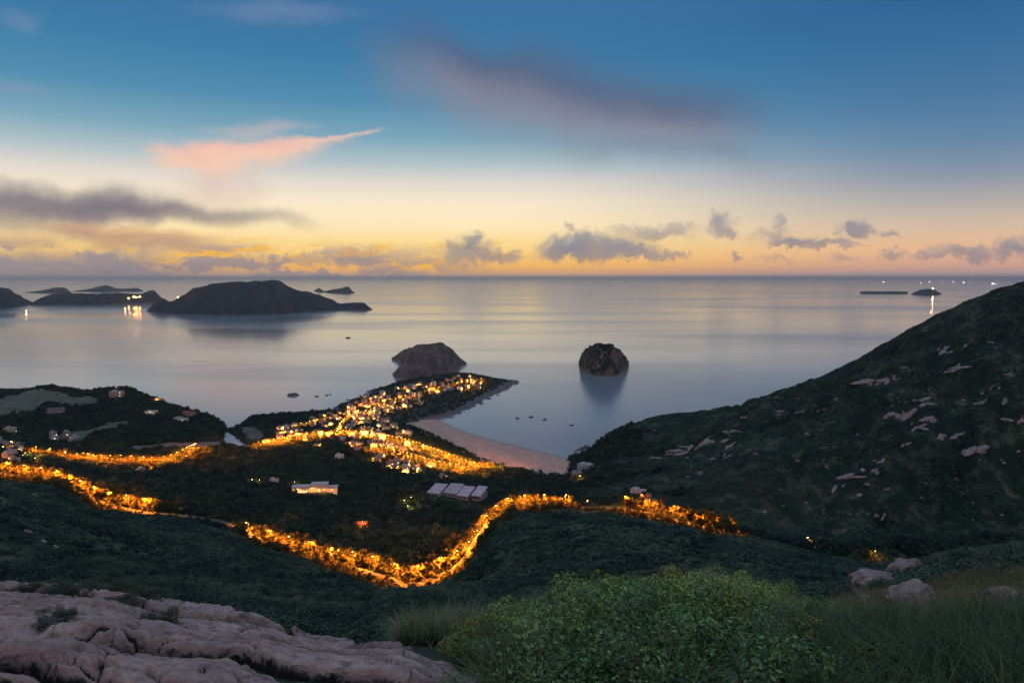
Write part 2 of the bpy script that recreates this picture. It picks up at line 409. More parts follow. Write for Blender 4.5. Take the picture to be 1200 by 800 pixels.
st.append([(-250,1780,None,0),(0,1780,None,0),(200,1480,None,0),(265,1310,None,0),(280,1335,None,0),(300,1440,None,0),(340,1470,None,0),(400,1500,None,0),(440,1500,None,0),(480,1400,None,0),(500,1360,None,-2),(520,1300,None,-2),(560,1230,None,-2),(620,1160,None,-2),(660,1112,None,-2),(680,1125,None,-1),(720,1220,None,0),(800,1350,None,0),(1000,1600,None,0),(1200,1700,None,0),(1450,1750,None,0)])
st.append([(p, Y+130, None, -14.) for p, Y, _, _ in st[-1]])
PXS = np.arange(-250, 1450.1, 2.6)
KY = []; KZ = []
for s in st:
    px = [e[0] for e in s]; Y = [e[1] for e in s]
    z = [e[3] if len(e) > 3 else float(hz(e[2], e[1])) for e in s]
    KY.append(pchip(px, Y, PXS)); KZ.append(pchip(px, z, PXS))
KY = np.array(KY); KZ = np.array(KZ)
def terr(ts):
    ks = np.arange(len(st))
    return pchip(ks, KY, ts), pchip(ks, KZ, ts)
segs = [14, 50, 20, 44, 64, 14, 40, 50, 46, 44, 22, 10]
TS = np.concatenate([np.linspace(i, i+1, n, endpoint=False) for i, n in enumerate(segs)]+[[len(segs)]])
TY, TZ = terr(TS)
TX = (PXS[None, :]-600)/FP*(TY*CT-(TZ-H)*ST)
# relief: gullies and ribs on the slopes, none on the flat by the sea
TT = TS[:, None]+0*TX
flat = sstep(12, 48, TZ)*sstep(25, 160, TY)
mount = sstep(700, 900, TX+.25*TY-150)*sstep(600, 800, TY)
lefthill = sstep(-180, -330, TX)*sstep(7.5, 8.5, TT)*(1-sstep(10.2, 11, TT))
TZ = TZ+lefthill*flat*fbm(TX/75, TY/75, 4, 44)*6.5
relief = fbm(TX/150, TY/150, 4, 3)*9 + fbm(TX/38, TY/38, 4, 8)*2.6
ribs = -np.abs(fbm((TX*.8-TY*.35)/80, (TY+TX*.3)/190, 4, 21))*26+7-np.abs(fbm((TX*.8-TY*.35)/27, (TY+TX*.3)/60, 3, 25))*7
roadside = 1-np.exp(-((TT-5.6)/.8)**2)
ridge_keep = 1-.55*np.exp(-((TT-10)/.35)**2)
TZ = TZ + flat*relief*(.25+.75*roadside)*ridge_keep*.8 + flat*ribs*sstep(4.2, 7.5, TT)*sstep(200, 420, TX)*ridge_keep
near = sstep(8, 30, TY)*(1-sstep(160, 400, TY))
TZ = TZ + near*(fbm(TX/14, TY/14, 4, 31)*.55*sstep(8, 60, TY)+fbm(TX/40, TY/40, 3, 77)*2.2*sstep(40, 140, TY)) + (1-sstep(20, 60, TY))*fbm(TX/2.2, TY/2.2, 3, 5)*.08
leftslope = sstep(90, 200, TY)*(1-sstep(4.7, 5.0, TT))*(1-sstep(40, 90, TX))
TZ = TZ + leftslope*(-np.abs(fbm((TX*.5+TY*.35)/60, (TY-.6*TX)/170, 3, 9))*13+4)
V = np.stack([TX, TY, TZ], -1).reshape(-1, 3)
nr, nc = TX.shape
LAND_F = grid_faces(nr, nc)
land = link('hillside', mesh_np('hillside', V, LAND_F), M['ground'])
tag(land, 'dark scrub covered hillsides and valley falling to the bay', 'hillside', kind='structure')
BVH = BVHTree.FromPolygons([tuple(p) for p in V.tolist()], LAND_F.tolist())
# the summit behind the viewer, so the ground goes on underfoot
n = 60
ax = np.linspace(-60, 60, n); ay = np.linspace(-70, 1.6, n)
AX, AY = np.meshgrid(ax, ay)
AZ_ = H-2.75+.02*AY-.0025*AX**2+fbm(AX/9, AY/9, 3, 6)*.4*sstep(0, -6, AY)
o = link('summit', mesh_np('summit', np.stack([AX, AY, AZ_], -1).reshape(-1, 3), grid_faces(n, n)), M['ground'])
tag(o, 'grassy summit ground under and behind the viewpoint', 'ground', kind='structure')

BVHS = [BVH]
def hit(px, py, lift=0.):
    for k in range(30):                                   # slide down the picture until the line of sight meets land
        r_ = hit1(px, py+2*k)
        if r_ is not None: return r_
def hit1(px, py):
    d = ray(px, py); o_ = Vector((0, 0, H)); best = None
    for b in BVHS:
        p, nrm, idx, dist = b.ray_cast(o_, d)
        if p is not None and (best is None or dist < best[2]): best = (p, nrm, dist)
    return best
def ground_z(x, y):
    zz = None
    for b in BVHS:
        p, nrm, i, dd = b.ray_cast(Vector((x, y, 900)), Vector((0, 0, -1)))
        if p is not None and (zz is None or p.z > zz[0]): zz = (p.z, nrm)
    return zz
# ------------------------------------------------------------------ islands
def island_mat(name, green, rock, scale, k):
    m, gg, b = new_mat(name)
    gi = gg.n('ShaderNodeNewGeometry'); P = gi.outputs['Position']
    a = gg.noise(P, scale, 6, .62)
    s = gg.n('ShaderNodeSeparateXYZ'); gg.put(s.inputs[0], gi.outputs['Normal'])
    z = gg.n('ShaderNodeSeparateXYZ'); gg.put(z.inputs[0], P)
    steep = gg.mr(s.outputs[2], .75, .5)
    low = gg.mr(gg.m('ADD', z.outputs[2], gg.m('MULTIPLY', a, -k)), 0, -k*.4)
    f = gg.m('MAXIMUM', gg.m('MULTIPLY', steep, gg.mr(a, .4, .6)), low)
    d = gg.noise(P, scale*7, 5, .7)
    c = gg.mix(f, gg.mix(gg.mr(d, .35, .65), green, tuple(x*2.0 for x in green)), gg.mix(gg.mr(d, .3, .7), tuple(x*.5 for x in rock), rock))
    gg.put(b.inputs['Base Color'], c); b.inputs['Roughness'].default_value = .9; b.inputs['Specular IOR Level'].default_value = .1
    bp = gg.n('ShaderNodeBump'); bp.inputs['Strength'].default_value = .8; bp.inputs['Distance'].default_value = 2.
    gg.put(bp.inputs['Height'], d); gg.put(b.inputs['Normal'], bp.outputs[0])
    return m
M['isle_far'] = island_mat('island_scrub', (.012,.021,.024), (.07,.065,.07), .004, 25)
M['isle_brown'] = island_mat('islet_scrub', (.060,.052,.050), (.25,.175,.165), .03, 12)
M['isle_green'] = island_mat('green_islet', (.014,.026,.015), (.24,.155,.14), .035, 13)
def island(label, sil, depth, mat, rough=.06, seed=0, nu=150, nv=44, name='island', cat='island', prof=(1.7, .8), freq=8., kind='structure', lobe=None):
    """sil: (column, top row, waterline row) along the skyline; depth: metres from the near shore to the crest"""
    px = np.array([s[0] for s in sil], float); top = np.array([s[1] for s in sil], float); base = np.array([s[2] for s in sil], float)
    q = np.linspace(px[0], px[-1], nu)
    t = pchip(px, top, q); b = pchip(px, base, q)
    Yf = H/np.tan(np.arctan((b-400)/FP)+TH)
    e = np.clip(np.minimum(q-q[0], q[-1]-q)/((q[-1]-q[0])*.16), 0, 1)
    D = depth*(.12+.88*np.sin(e*np.pi/2))
    v = np.linspace(-1.12, 1.12, nv)
    hill = np.clip(1-np.abs(v)**prof[0], None, 1)
    hill = np.where(np.abs(v) < 1, np.clip(hill, 0, 1)**prof[1], -.35*(np.abs(v)-1)/.12)
    Yc = Yf+D
    Zt = np.maximum(hz(t, Yc), .5)
    YY = Yc[None, :]+v[:, None]*D[None, :]*(1+.0*v[:, None])
    XX = (q-600)[None, :]/FP*(YY*CT+H*ST)
    ZZ = hill[:, None]*Zt[None, :]
    L = (q[-1]-q[0])/FP*Yf.mean()
    mx = Zt.max()
    ns = fbm(XX/L*freq, YY/L*freq, 5, 40+seed)
    ZZ = ZZ + ns*mx*rough*np.where(ZZ > 0, np.clip(ZZ/mx*4, 0, 1), 0) - np.abs(fbm(XX/L*freq*1.3, YY/L*freq*.7, 3, seed+90))*mx*rough*1.2*np.clip(ZZ/mx*3, 0, 1)
    wob = fbm(XX/L*freq*1.5, YY/L*freq*1.5, 4, seed+7)*D[None, :]*.16*np.abs(v[:, None])
    YY = YY+wob
    V_, F_ = np.stack([XX, YY, ZZ], -1).reshape(-1, 3), grid_faces(nv, nu)
    if lobe == 'raw': return V_, F_
    if lobe:
        V2, F2 = island(label, lobe[0], lobe[1], mat, rough, seed+31, nu, nv, name, cat, prof, freq, kind, 'raw')
        F_ = np.concatenate([F_, F2+len(V_)]); V_ = np.concatenate([V_, V2])
    o = link(name, mesh_np(name, V_, F_), mat)
    tag(o, label, cat, kind=kind)
    return o
big = island('broad dark humped island with a low tail on its seaward end', [(172,364,365),(182,356,366),(192,348,367),(200,352,367.5),(215,346,368),(228,339,368.5),(250,333,369),(275,330,369),(292,330,369),(305,327.5,369),(322,328,368.5),(338,335,367),(360,341,365.5),(385,350,364),(400,355,363.5),(425,354.5,363.2),(432,359,363),(437,363,363.2)], 420, M['isle_far'], .05, 1, 200, 50)
island('dark headland sloping down into the sea beside the low peninsula', [(-160,318,362),(-60,322,363),(-20,330,362.5),(0,336,362),(10,338,361),(22,345,359),(32,351,357.5),(42,355,357)], 500, M['isle_far'], .05, 2)
island('long low dark peninsula with a few house lights', [(36,355,357.6),(50,348,357.4),(66,344,357.3),(90,343.5,357.2),(120,343.5,357),(150,343,356),(165,344,355.5),(172,341,355.2),(180,340,355),(188,347,354.6),(194,353,354.6)], 260, M['isle_far'], .05, 3)
island('small faint island behind the low peninsula', [(30,342.6,343.2),(50,340,343.4),(62,337.5,343.4),(70,336.5,343.4),(76,337,343.3),(84,342.6,343.2)], 500, M['isle_far'], .05, 4, 80, 24)
island('faint pointed island chain on the hazy horizon', [(84,341.2,341.8),(105,338.5,342),(118,335,342),(126,334,342),(136,337.5,342),(150,338,341.8),(158,337,341.7),(163,338,341.6),(168,341,341.5)], 600, M['isle_far'], .05, 5, 80, 24)
island('small steep island alone behind the broad island', [(368,340,341),(374,337.5,342),(380,341,342.6),(390,339,343.2),(400,337.5,343.4),(405,335.5,343.4),(409,336,343.4),(413,341,343.4),(416,343,343.3)], 300, M['isle_far'], .06, 6, 80, 24)
island('long flat islet like a bar on the open sea', [(1008,341.8,343.9),(1014,341.2,344.2),(1030,341.4,344.3),(1050,341.3,344.3),(1060,341.6,344.2),(1064,342,344)], 90, M['isle_far'], .04, 7, 60, 20)
lhi = island('low humped islet carrying the lighthouse', [(1067,344.5,344.8),(1073,341.5,345.2),(1080,339,345.4),(1090,338,345.5),(1096,340,345.4),(1101,343,345),(1104,344.6,344.8)], 140, M['isle_far'], .05, 8, 60, 20)
i1 = island('brown rocky islet with a blunt cliff off the village point', [(459,419,421.5),(464,416,423),(470,411.5,425),(480,407,428),(492,403.5,431),(504,402,433),(510,401.5,433.5),(517,401.5,434),(523,404,433.5),(530,409,432),(537,416,430),(542,421,428.5),(547,425,427)], 75, M['isle_brown'], .03, 9, 150, 54, prof=(1.3, 1.0), freq=6.,
            lobe=([(460,437,439),(465,432,442.5),(472,425,444.5),(481,419,445.5),(492,415,445.5),(503,414,444),(514,414,441.5),(523,416,438.5),(531,419,435),(538,423,431)], 55))
i2 = island('round rocky islet capped with green scrub in the bay mouth', [(678,424,426),(681,415,432),(687,409,436),(695,404.5,439),(704,402,441),(713,403,441.5),(721,407,440),(728,412,437),(733,419,432.5),(737,425,428)], 62, M['isle_green'], .055, 14, 150, 60, prof=(1.4, .9), freq=6.)
for k_ in (i1, i2):
    me = k_.data
    vv = np.empty(len(me.vertices)*3); me.vertices.foreach_get('co', vv)
    ff = np.empty(len(me.polygons)*4, np.int32); me.polygons.foreach_get('vertices', ff)
    k_['_'] = 0; del k_['_']
    if k_ is i2: ISLE2 = (vv.reshape(-1, 3), ff.reshape(-1, 4))
    else: ISLE1 = (vv.reshape(-1, 3), ff.reshape(-1, 4))

# headland that carries the far half of the village: outline on the water, height grows inland
def in_poly(x, y, poly):
    x, y = np.asarray(x), np.asarray(y); r = np.zeros(x.shape, bool); n = len(poly)
    for i in range(n):
        (x0, y0), (x1, y1) = poly[i], poly[(i+1) % n]
        with np.errstate(all='ignore'):
            r ^= ((y0 > y) != (y1 > y)) & (x < (x1-x0)*(y-y0)/(y1-y0+1e-12)+x0)
    return r
def poly_dist(x, y, poly):
    d = np.full(np.shape(x), 1e9); n = len(poly)
    for i in range(n):
        (x0, y0), (x1, y1) = poly[i], poly[(i+1) % n]
        dx, dy = x1-x0, y1-y0
        t = np.clip(((x-x0)*dx+(y-y0)*dy)/(dx*dx+dy*dy+1e-9), 0, 1)
        d = np.minimum(d, np.hypot(x-x0-t*dx, y-y0-t*dy))
    return d
hp = [(392,478),(410,470),(428,465),(436,458),(452,453),(468,448),(490,445),(520,441),(552,440),(575,443),(596,446),(605,446),(607,448),(596,453),(585,460),(574,464),(562,470),(552,476),(540,482),(527,488),(512,491),(497,494),(482,498),(450,505),(420,505),(395,495)]
HP = [sea_at(*p)[:2] for p in hp]
x0, x1 = min(p[0] for p in HP)-25, max(p[0] for p in HP)+25
y0, y1 = min(p[1] for p in HP)-25, max(p[1] for p in HP)+25
gx = np.arange(x0, x1, 4.); gy = np.arange(y0, y1, 4.)
GX, GY = np.meshgrid(gx, gy)
wx, wy = fbm(GX/30, GY/30, 3, 51)*9, fbm(GX/30, GY/30, 3, 52)*9
ins = in_poly(GX+wx, GY+wy, HP); dd = poly_dist(GX+wx, GY+wy, HP)
tip = 1-.35*sstep(-120, 10, GX)
GZ = np.where(ins, .8+tip*(3.5*sstep(0, 10, dd)+13*sstep(5, 75, dd))+fbm(GX/35, GY/35, 4, 53)*2.2*sstep(4, 40, dd)+np.abs(fbm(GX/9, GY/9, 3, 57))*2.4*(1-sstep(12, 30, dd)), -.12*np.minimum(dd, 30)-.2)
hv = np.stack([GX, GY, GZ], -1).reshape(-1, 3); hf = grid_faces(*GX.shape)
def shore_mat():
    m, gg, b = new_mat('headland_ground')
    gi = gg.n('ShaderNodeNewGeometry'); P = gi.outputs['Position']
    a = gg.noise(P, .06, 5, .62); d = gg.noise(P, .35, 5, .7)
    z = gg.n('ShaderNodeSeparateXYZ'); gg.put(z.inputs[0], P)
    low = gg.mr(gg.m('ADD', z.outputs[2], gg.m('MULTIPLY', a, -8)), 3.2, 0)
    c = gg.mix(low, gg.mix(gg.mr(a, .4, .65), (.014,.026,.016), (.040,.042,.028)), gg.mix(gg.mr(d, .3, .7), (.05,.043,.05), (.20,.16,.17)))
    gg.put(b.inputs['Base Color'], c); b.inputs['Roughness'].default_value = .9
    bp = gg.n('ShaderNodeBump'); bp.inputs['Strength'].default_value = .8; bp.inputs['Distance'].default_value = 1.
    gg.put(bp.inputs['Height'], d); gg.put(b.inputs['Normal'], bp.outputs[0])
    return m
M['shore'] = shore_mat()
o = link('headland', mesh_np('headland', hv, hf), M['shore'])
tag(o, 'low rocky headland with houses running out beyond the beach', 'headland', kind='structure')
BVHS.append(BVHTree.FromPolygons([tuple(p) for p in hv.tolist()], hf.tolist()))

# beach: a strip of sand between the trees and the water
inner = [(470,494),(488,501),(505,508),(528,519),(552,531),(575,541),(598,548),(620,552),(642,555),(660,556),(669,549)]
outer = [(483,488),(507,489),(523,496),(540,503.5),(560,510.5),(580,516),(603,521.5),(625,527),(645,532),(661,536.5),(668,541)]
sand, gg, b = new_mat('beach_sand')
gi = gg.n('ShaderNodeNewGeometry')
a = gg.noise(gi.outputs['Position'], .05, 5, .6); d = gg.noise(gi.outputs['Position'], 1.1, 4, .7)
z = gg.n('ShaderNodeSeparateXYZ'); gg.put(z.inputs[0], gi.outputs['Position'])
c = gg.mix(gg.mr(a, .3, .7), (.42,.255,.19), (.55,.345,.26))
c = gg.mix(gg.mr(d, .55, .75, 0, .3), c, (.2,.13,.1))
c = gg.mix(gg.mr(z.outputs[2], 1.0, .25), c, (.17,.115,.10))
gg.put(b.inputs['Base Color'], c); b.inputs['Roughness'].default_value = .8
bp = gg.n('ShaderNodeBump'); bp.inputs['Strength'].default_value = .5; bp.inputs['Distance'].default_value = .3
gg.put(bp.inputs['Height'], d); gg.put(b.inputs['Normal'], bp.outputs[0])
M['sand'] = sand
q = np.linspace(0, len(inner)-1, 120); ii = np.arange(len(inner))
I = np.array([sea_at(*p, 3.4) for p in inner]); O = np.array([sea_at(*p, 0.) for p in outer])
Ii, Oi = pchip(ii, I, q), pchip(ii, O, q)
rows = np.linspace(-.12, 1.12, 26)
B = Ii[None]*(1-rows[:, None, None])+Oi[None]*rows[:, None, None]
B[..., 2] = np.interp(rows, [-.12, 0, .5, .92, 1, 1.12], [2.6, 3.4, 3.0, 1.2, .05, -2.5])[:, None]
B[..., 2] += fbm(B[..., 0]/16, B[..., 1]/16, 3, 61)*.25
o = link('beach', mesh_np('beach', B.reshape(-1, 3), grid_faces(len(rows), 120)), M['sand'])
tag(o, 'curved pale sand beach between dark trees and the bay', 'beach', kind='structure')
BEACH = [tuple(p[:2]) for p in I]+[tuple(p[:2]) for p in O[::-1]]
BVHS.append(BVHTree.FromPolygons([tuple(p) for p in B.reshape(-1, 3).tolist()], grid_faces(len(rows), 120).tolist()))

# ------------------------------------------------------------------ the granite slab at the viewer's feet
def slab():
    nx, ny = 900, 560
    pxs = np.linspace(-280, 600, nx); ts = np.linspace(.45, 2.12, ny)
    ky = np.array([np.interp(pxs, PXS, r) for r in KY]); kz = np.array([np.interp(pxs, PXS, r) for r in KZ])
    Y = pchip(np.arange(len(st)), ky, ts); z = pchip(np.arange(len(st)), kz, ts)
    X = (pxs[None, :]-600)/FP*(Y*CT-(z-H)*ST)
    edge = (X-.30)*.80+(Y-6.)*.56                    # signed distance to the slab's long side
    edge = edge+fbm(X/1.3, Y/1.3, 4, 70)*.45
    wx = X+fbm(X/2.6, Y/2.6, 3, 71)*.55; wy = Y+fbm(X/2.6, Y/2.6, 3, 72)*.5
    q = .30*wx+.95*wy; p = .95*wx-.30*wy
    r = np.random.default_rng(5)
    def layer(q, p, lo, hi, amp0, dep, seed):
        """slabs laid like shingles: each rises sharply at its lower lip, then leans back; returns height and crack depth"""
        r = np.random.default_rng(seed); cuts = [0.]
        while cuts[-1] < 26: cuts.append(cuts[-1]+r.uniform(lo, hi))
        cuts = np.array(cuts); k = np.clip(np.searchsorted(cuts, q+4)-1, 0, len(cuts)-2)
        w = cuts[k+1]-cuts[k]; f = (q+4-cuts[k])/w
        am = np.array([r.uniform(.45, 1.) for _ in cuts])[k]*amp0*np.clip(w/hi, .3, 1)
        here = np.clip(.5+1.6*fbm(p*.22+k*3.1, k*1.7+.2, 2, seed+1), 0, 1)      # a crack opens and closes along its run
        h = am*sstep(0, .10, f)*(1-.92*np.clip((f-.10)/.9, 0, 1)**1.15)
        gap = np.minimum(f, 1-f)*w
        g = np.exp(-(gap/(.055*hi))**2)*here
        off = np.array([r.uniform(0, 9) for _ in cuts])[k]; per = np.array([r.uniform(1.2, 3.2) for _ in cuts])[k]*hi
        pj = p+.10*hi*np.sin(q*4+off)+.5*f*w; cell = np.floor((pj+off)/per); j = np.abs(((pj+off)/per) % 1-.5); j = (.5-j)*per
        gj = np.exp(-(j/(.035*hi))**2)*np.clip(fbm(cell*.37+.5, k*.61+.3, 2, seed+2)*1.5+.5, 0, 1)
        h = h+amp0*.28*fbm(cell*1.7+.3, k*2.1+.7, 1, seed+3)-dep*np.maximum(g, .8*gj)
        return h, np.maximum(g, .85*gj)
    h1, g1 = layer(q, p, .5, 1.5, .25, .20, 5)
    q2 = q+.16*fbm(X/.8, Y/.8, 3, 81); p2_ = p+.16*fbm(X/.8, Y/.8, 3, 82)
    h2, g2 = layer(q2*1.02-.10*p2_+.3, p2_, .18, .55, .085, .08, 15)
    h = h1+h2-np.abs(fbm(p/1.6, q/.16, 4, 83))*.055+fbm(X/.9, Y/.9, 5, 75)*.03+fbm(X/.16, Y/.16, 3, 76)*.014-np.abs(fbm(X/.45, Y/.45, 3, 79))*.05
    soil = np.clip(np.maximum(g1, .62*g2), 0, 1)
    lift = .11+.09*fbm(X/3.2, Y/3.2, 2, 78)
    fall = sstep(.55, -.25, edge)
    z2 = z+(h+lift)*fall-1.3*(1-fall)
    z2 = z2-1.5*sstep(2.02, 2.12, TSG(ts))[:, None]
    V = np.stack([X, Y, z2], -1).reshape(-1, 3)
    me = mesh_np('rock_outcrop', V, grid_faces(ny, nx))
    at = me.attributes.new('soil', 'FLOAT', 'POINT'); at.data.foreach_set('value', soil.astype(np.float32).ravel())
    o = link('rock_outcrop', me, M['granite'])
    tag(o, 'broad layered slab of cracked pink granite on the summit edge', 'rock')
    o['kind'] = 'thing'
    BVHS.append(BVHTree.FromPolygons([tuple(v) for v in V.tolist()], grid_faces(ny, nx).tolist()))
    return o
TSG = lambda t: np.asarray(t)
slab()

# ------------------------------------------------------------------ air
hm = bpy.data.materials.new('haze'); hm.use_nodes = True; hm.node_tree.nodes.clear(); gh = G(hm.node_tree)
pv = gh.n('ShaderNodeVolumePrincipled'); ho = gh.n('ShaderNodeOutputMaterial')
pv.inputs['Color'].default_value = (.96, .96, 1., 1); pv.inputs['Density'].default_value = 2.1e-5; pv.inputs['Anisotropy'].default_value = .68
hm.node_tree.links.new(pv.outputs[0], ho.inputs['Volume'])
hb = MB(); hb.box(-130000, 130000, -130000, 130000, -16, 380)
haze = hb.build('haze', hm); tag(haze, 'thin blue dawn haze lying over the sea and islands', 'haze', kind='stuff')
# ------------------------------------------------------------------ foliage prototypes
def leaf_quads(cent, nrm, size, r, aspect=1.5, fold=.0):
    """one little leaf-shaped face at every centre"""
    n = len(cent)
    a = r.normal(size=(n, 3)); nr_ = nrm+r.normal(size=(n, 3))*.55
    nr_ /= np.linalg.norm(nr_, axis=1)[:, None]+1e-9
    t = np.cross(nr_, a); t /= np.linalg.norm(t, axis=1)[:, None]+1e-9
    b = np.cross(nr_, t)
    s = size[:, None]
    V = np.stack([cent-t*s*aspect*.5, cent+b*s*.42+t*s*.05, cent+t*s*aspect*.5-nr_*s*.18, cent-b*s*.42+t*s*.05], 1)
    return V.reshape(-1, 3)
def clump_points(r, n, blobs):
    w = np.array([b[3]**2 for b in blobs]); w = w/w.sum()
    k = r.choice(len(blobs), n, p=w); B = np.array(blobs)[k]
    d = r.normal(size=(n, 3)); d /= np.linalg.norm(d, axis=1)[:, None]
    rr = B[:, 3]*(r.uniform(.35, 1.05, n)**.45)
    c = B[:, :3]+d*rr[:, None]*np.array([1, 1, .85])
    return c, d
def leaves_mesh(name, seed, n, blobs, size, aspect=1.5, zmin=.0, mat=None):
    r = np.random.default_rng(seed)
    c, d = clump_points(r, n, blobs); keep = c[:, 2] > zmin; c, d = c[keep], d[keep]
    d = d+np.array([0, 0, .35])
    V = leaf_quads(c, d, size*r.uniform(.6, 1.35, len(c)), r, aspect)
    me = mesh_np(name, V, np.arange(len(V)).reshape(-1, 4), False)
    if mat: me.materials.append(mat)
    return me
def bush_blobs(r, k=7, w=.75, h=.55, s=(.3, .55)):
    return [(r.uniform(-w, w)*.7, r.uniform(-w, w)*.7, r.uniform(.1, h), r.uniform(*s)) for _ in range(k)]
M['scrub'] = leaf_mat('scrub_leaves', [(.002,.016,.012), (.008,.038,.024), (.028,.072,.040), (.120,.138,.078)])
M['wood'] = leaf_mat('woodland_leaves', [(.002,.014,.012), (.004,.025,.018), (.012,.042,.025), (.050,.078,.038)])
M['tree'] = leaf_mat('tree_leaves', [(.040,.046,.014), (.075,.074,.020), (.115,.100,.030), (.150,.120,.040)], .55, .4)
M['bark'] = flat_mat('bark', (.09,.065,.045), .9, .3, 3)
M['shrub_a'] = leaf_mat('shrub_leaves', [(.010,.036,.012), (.06,.15,.036), (.20,.33,.07), (.46,.48,.10)], .45)
M['shrub_b'] = leaf_mat('grey_shrub_leaves', [(.022,.052,.022), (.075,.14,.05), (.18,.27,.09), (.30,.31,.14)], .5)
M['shrub_c'] = leaf_mat('yellow_shrub_leaves', [(.04,.075,.014), (.11,.15,.024), (.20,.22,.03), (.26,.24,.06)], .45)
M['dry_grass'] = leaf_mat('dry_grass_blades', [(.030,.050,.018), (.085,.090,.035), (.19,.155,.075), (.32,.24,.14)], .6)
M['grass'] = leaf_mat('grass_blades', [(.014,.038,.014), (.038,.068,.022), (.09,.11,.038), (.22,.19,.10)], .6)

def hidden_object(me):
    return bpy.data.objects.new(me.name, me)
def scatter(name, label, cat, P, SC, RZ, IDX, meshes, tilt=None):
    """a point cloud that carries one plant mesh on every point: ground cover nobody could count"""
    me = bpy.data.meshes.new(name); n = len(P)
    me.vertices.add(n); me.vertices.foreach_set('co', np.asarray(P, np.float32).ravel())
    a = me.attributes.new('scl', 'FLOAT_VECTOR', 'POINT'); a.data.foreach_set('vector', np.asarray(SC, np.float32).ravel())
    rot = np.zeros((n, 3), np.float32); rot[:, 2] = RZ
    if tilt is not None: rot[:, :2] = tilt
    a = me.attributes.new('rot', 'FLOAT_VECTOR', 'POINT'); a.data.foreach_set('vector', rot.ravel())
    a = me.attributes.new('idx', 'INT', 'POINT'); a.data.foreach_set('value', np.asarray(IDX, np.int32))
    o = link(name, me)
    ng = bpy.data.node_groups.new(name, 'GeometryNodeTree')
    ng.interface.new_socket('Geometry', in_out='INPUT', socket_type='NodeSocketGeometry')
    ng.interface.new_socket('Geometry', in_out='OUTPUT', socket_type='NodeSocketGeometry')
    N = ng.nodes.new; L = ng.links.new
    gin, gout = N('NodeGroupInput'), N('NodeGroupOutput')
    j = N('GeometryNodeJoinGeometry')
    for m_ in reversed(meshes):
        oi = N('GeometryNodeObjectInfo'); oi.inputs['Object'].default_value = hidden_object(m_)
        oi.inputs['As Instance'].default_value = True
        L(oi.outputs['Geometry'], j.inputs[0])
    ip = N('GeometryNodeInstanceOnPoints'); ip.inputs['Pick Instance'].default_value = True
    L(gin.outputs[0], ip.inputs['Points']); L(j.outputs[0], ip.inputs['Instance'])
    for nm, typ, sock in (('scl', 'FLOAT_VECTOR', 'Scale'), ('rot', 'FLOAT_VECTOR', 'Rotation'), ('idx', 'INT', 'Instance Index')):
        at_ = N('GeometryNodeInputNamedAttribute'); at_.data_type = typ; at_.inputs[0].default_value = nm
        L(at_.outputs[0], ip.inputs[sock])
    L(ip.outputs[0], gout.inputs[0])
    md = o.modifiers.new('plants', 'NODES'); md.node_group = ng
    tag(o, label, cat, kind='stuff')
    return o

# ------------------------------------------------------------------ roads
M['asphalt'] = flat_mat('asphalt', (.055,.053,.052), .85, .2, .8)
M['kerb'] = flat_mat('kerb_concrete', (.30,.29,.27), .85, .2, .8)
M['paint'] = flat_mat('road_paint', (.72,.72,.68), .7, .1, .8)
def polyline(pts, step):
    pts = np.array(pts, float)[:, :2]
    s = np.concatenate([[0], np.cumsum(np.hypot(*np.diff(pts, axis=0).T))])
    q = np.arange(0, s[-1], step)
    p = np.stack([pchip(s, pts[:, 0], q), pchip(s, pts[:, 1], q)], -1)
    t = np.gradient(p, axis=0); t /= np.hypot(*t.T)[:, None]
    return p, t, np.stack([-t[:, 1], t[:, 0]], -1)
def road(pts, width, label):
    p, t, nn = polyline(pts, 5.)
    off = np.array([-.5, -.25, 0, .25, .5])*width
    zc = []
    for i in range(len(p)):
        zs = [ground_z(*(p[i]+nn[i]*o_)) for o_ in off]
        zc.append(max(z_[0] for z_ in zs if z_))
    zc = np.array(zc); k = np.ones(5)/5
    if len(zc) > 9: zc = np.maximum(zc, np.convolve(np.pad(zc, 2, 'edge'), k, 'valid'))+.12
    V = [(p[i, 0]+nn[i, 0]*o_, p[i, 1]+nn[i, 1]*o_, zc[i]) for i in range(len(p)) for o_ in off]
    o = link('road', mesh_np('road', V, grid_faces(len(p), 5)), M['asphalt']); tag(o, label, 'road', kind='structure')
    for sd in (-1, 1):                                   # kerbs: a real step beside the carriageway
        mb = MB()
        for i in range(len(p)):
            for w_, dz in ((.5, -.6), (.5, .13), (.5+.25/width, .13), (.5+.25/width, -.6)):
                q_ = p[i]+nn[i]*sd*w_*width; mb.v.append((q_[0], q_[1], zc[i]+dz))
        for i in range(len(p)-1):
            for e in range(3): mb.f.append((i*4+e, i*4+e+1, i*4+5+e, i*4+4+e))
        kb = mb.build('kerb', M['kerb']); tag(kb, 'pale concrete kerb along '+label, 'kerb', kind='structure')
    mb = MB()
    for i in range(0, len(p)-1, 2):                      # broken centre line
        a, b = p[i], p[i]+t[i]*2.6
        for q_, i2 in ((a-nn[i]*.07, i), (a+nn[i]*.07, i), (b+nn[i]*.07, i), (b-nn[i]*.07, i)): mb.v.append((q_[0], q_[1], zc[i]+.03))
        m_ = len(mb.v); mb.f.append((m_-4, m_-3, m_-2, m_-1))
    mk = mb.build('road_marking', M['paint']); tag(mk, 'broken white centre line on '+label, 'road marking', kind='structure')
    return p, t, nn, zc
k55 = []
for px_ in np.arange(-240, 905, 12.):
    y_ = np.interp(px_, PXS, KY[5])+8.; z_ = np.interp(px_, PXS, KZ[5])
    k55.append((world(px_, y_, z_)[0], y_, px_))
main_pts = np.array(k55)
MP, MT, MN, MZ = road(main_pts, 7., 'the winding hillside road')
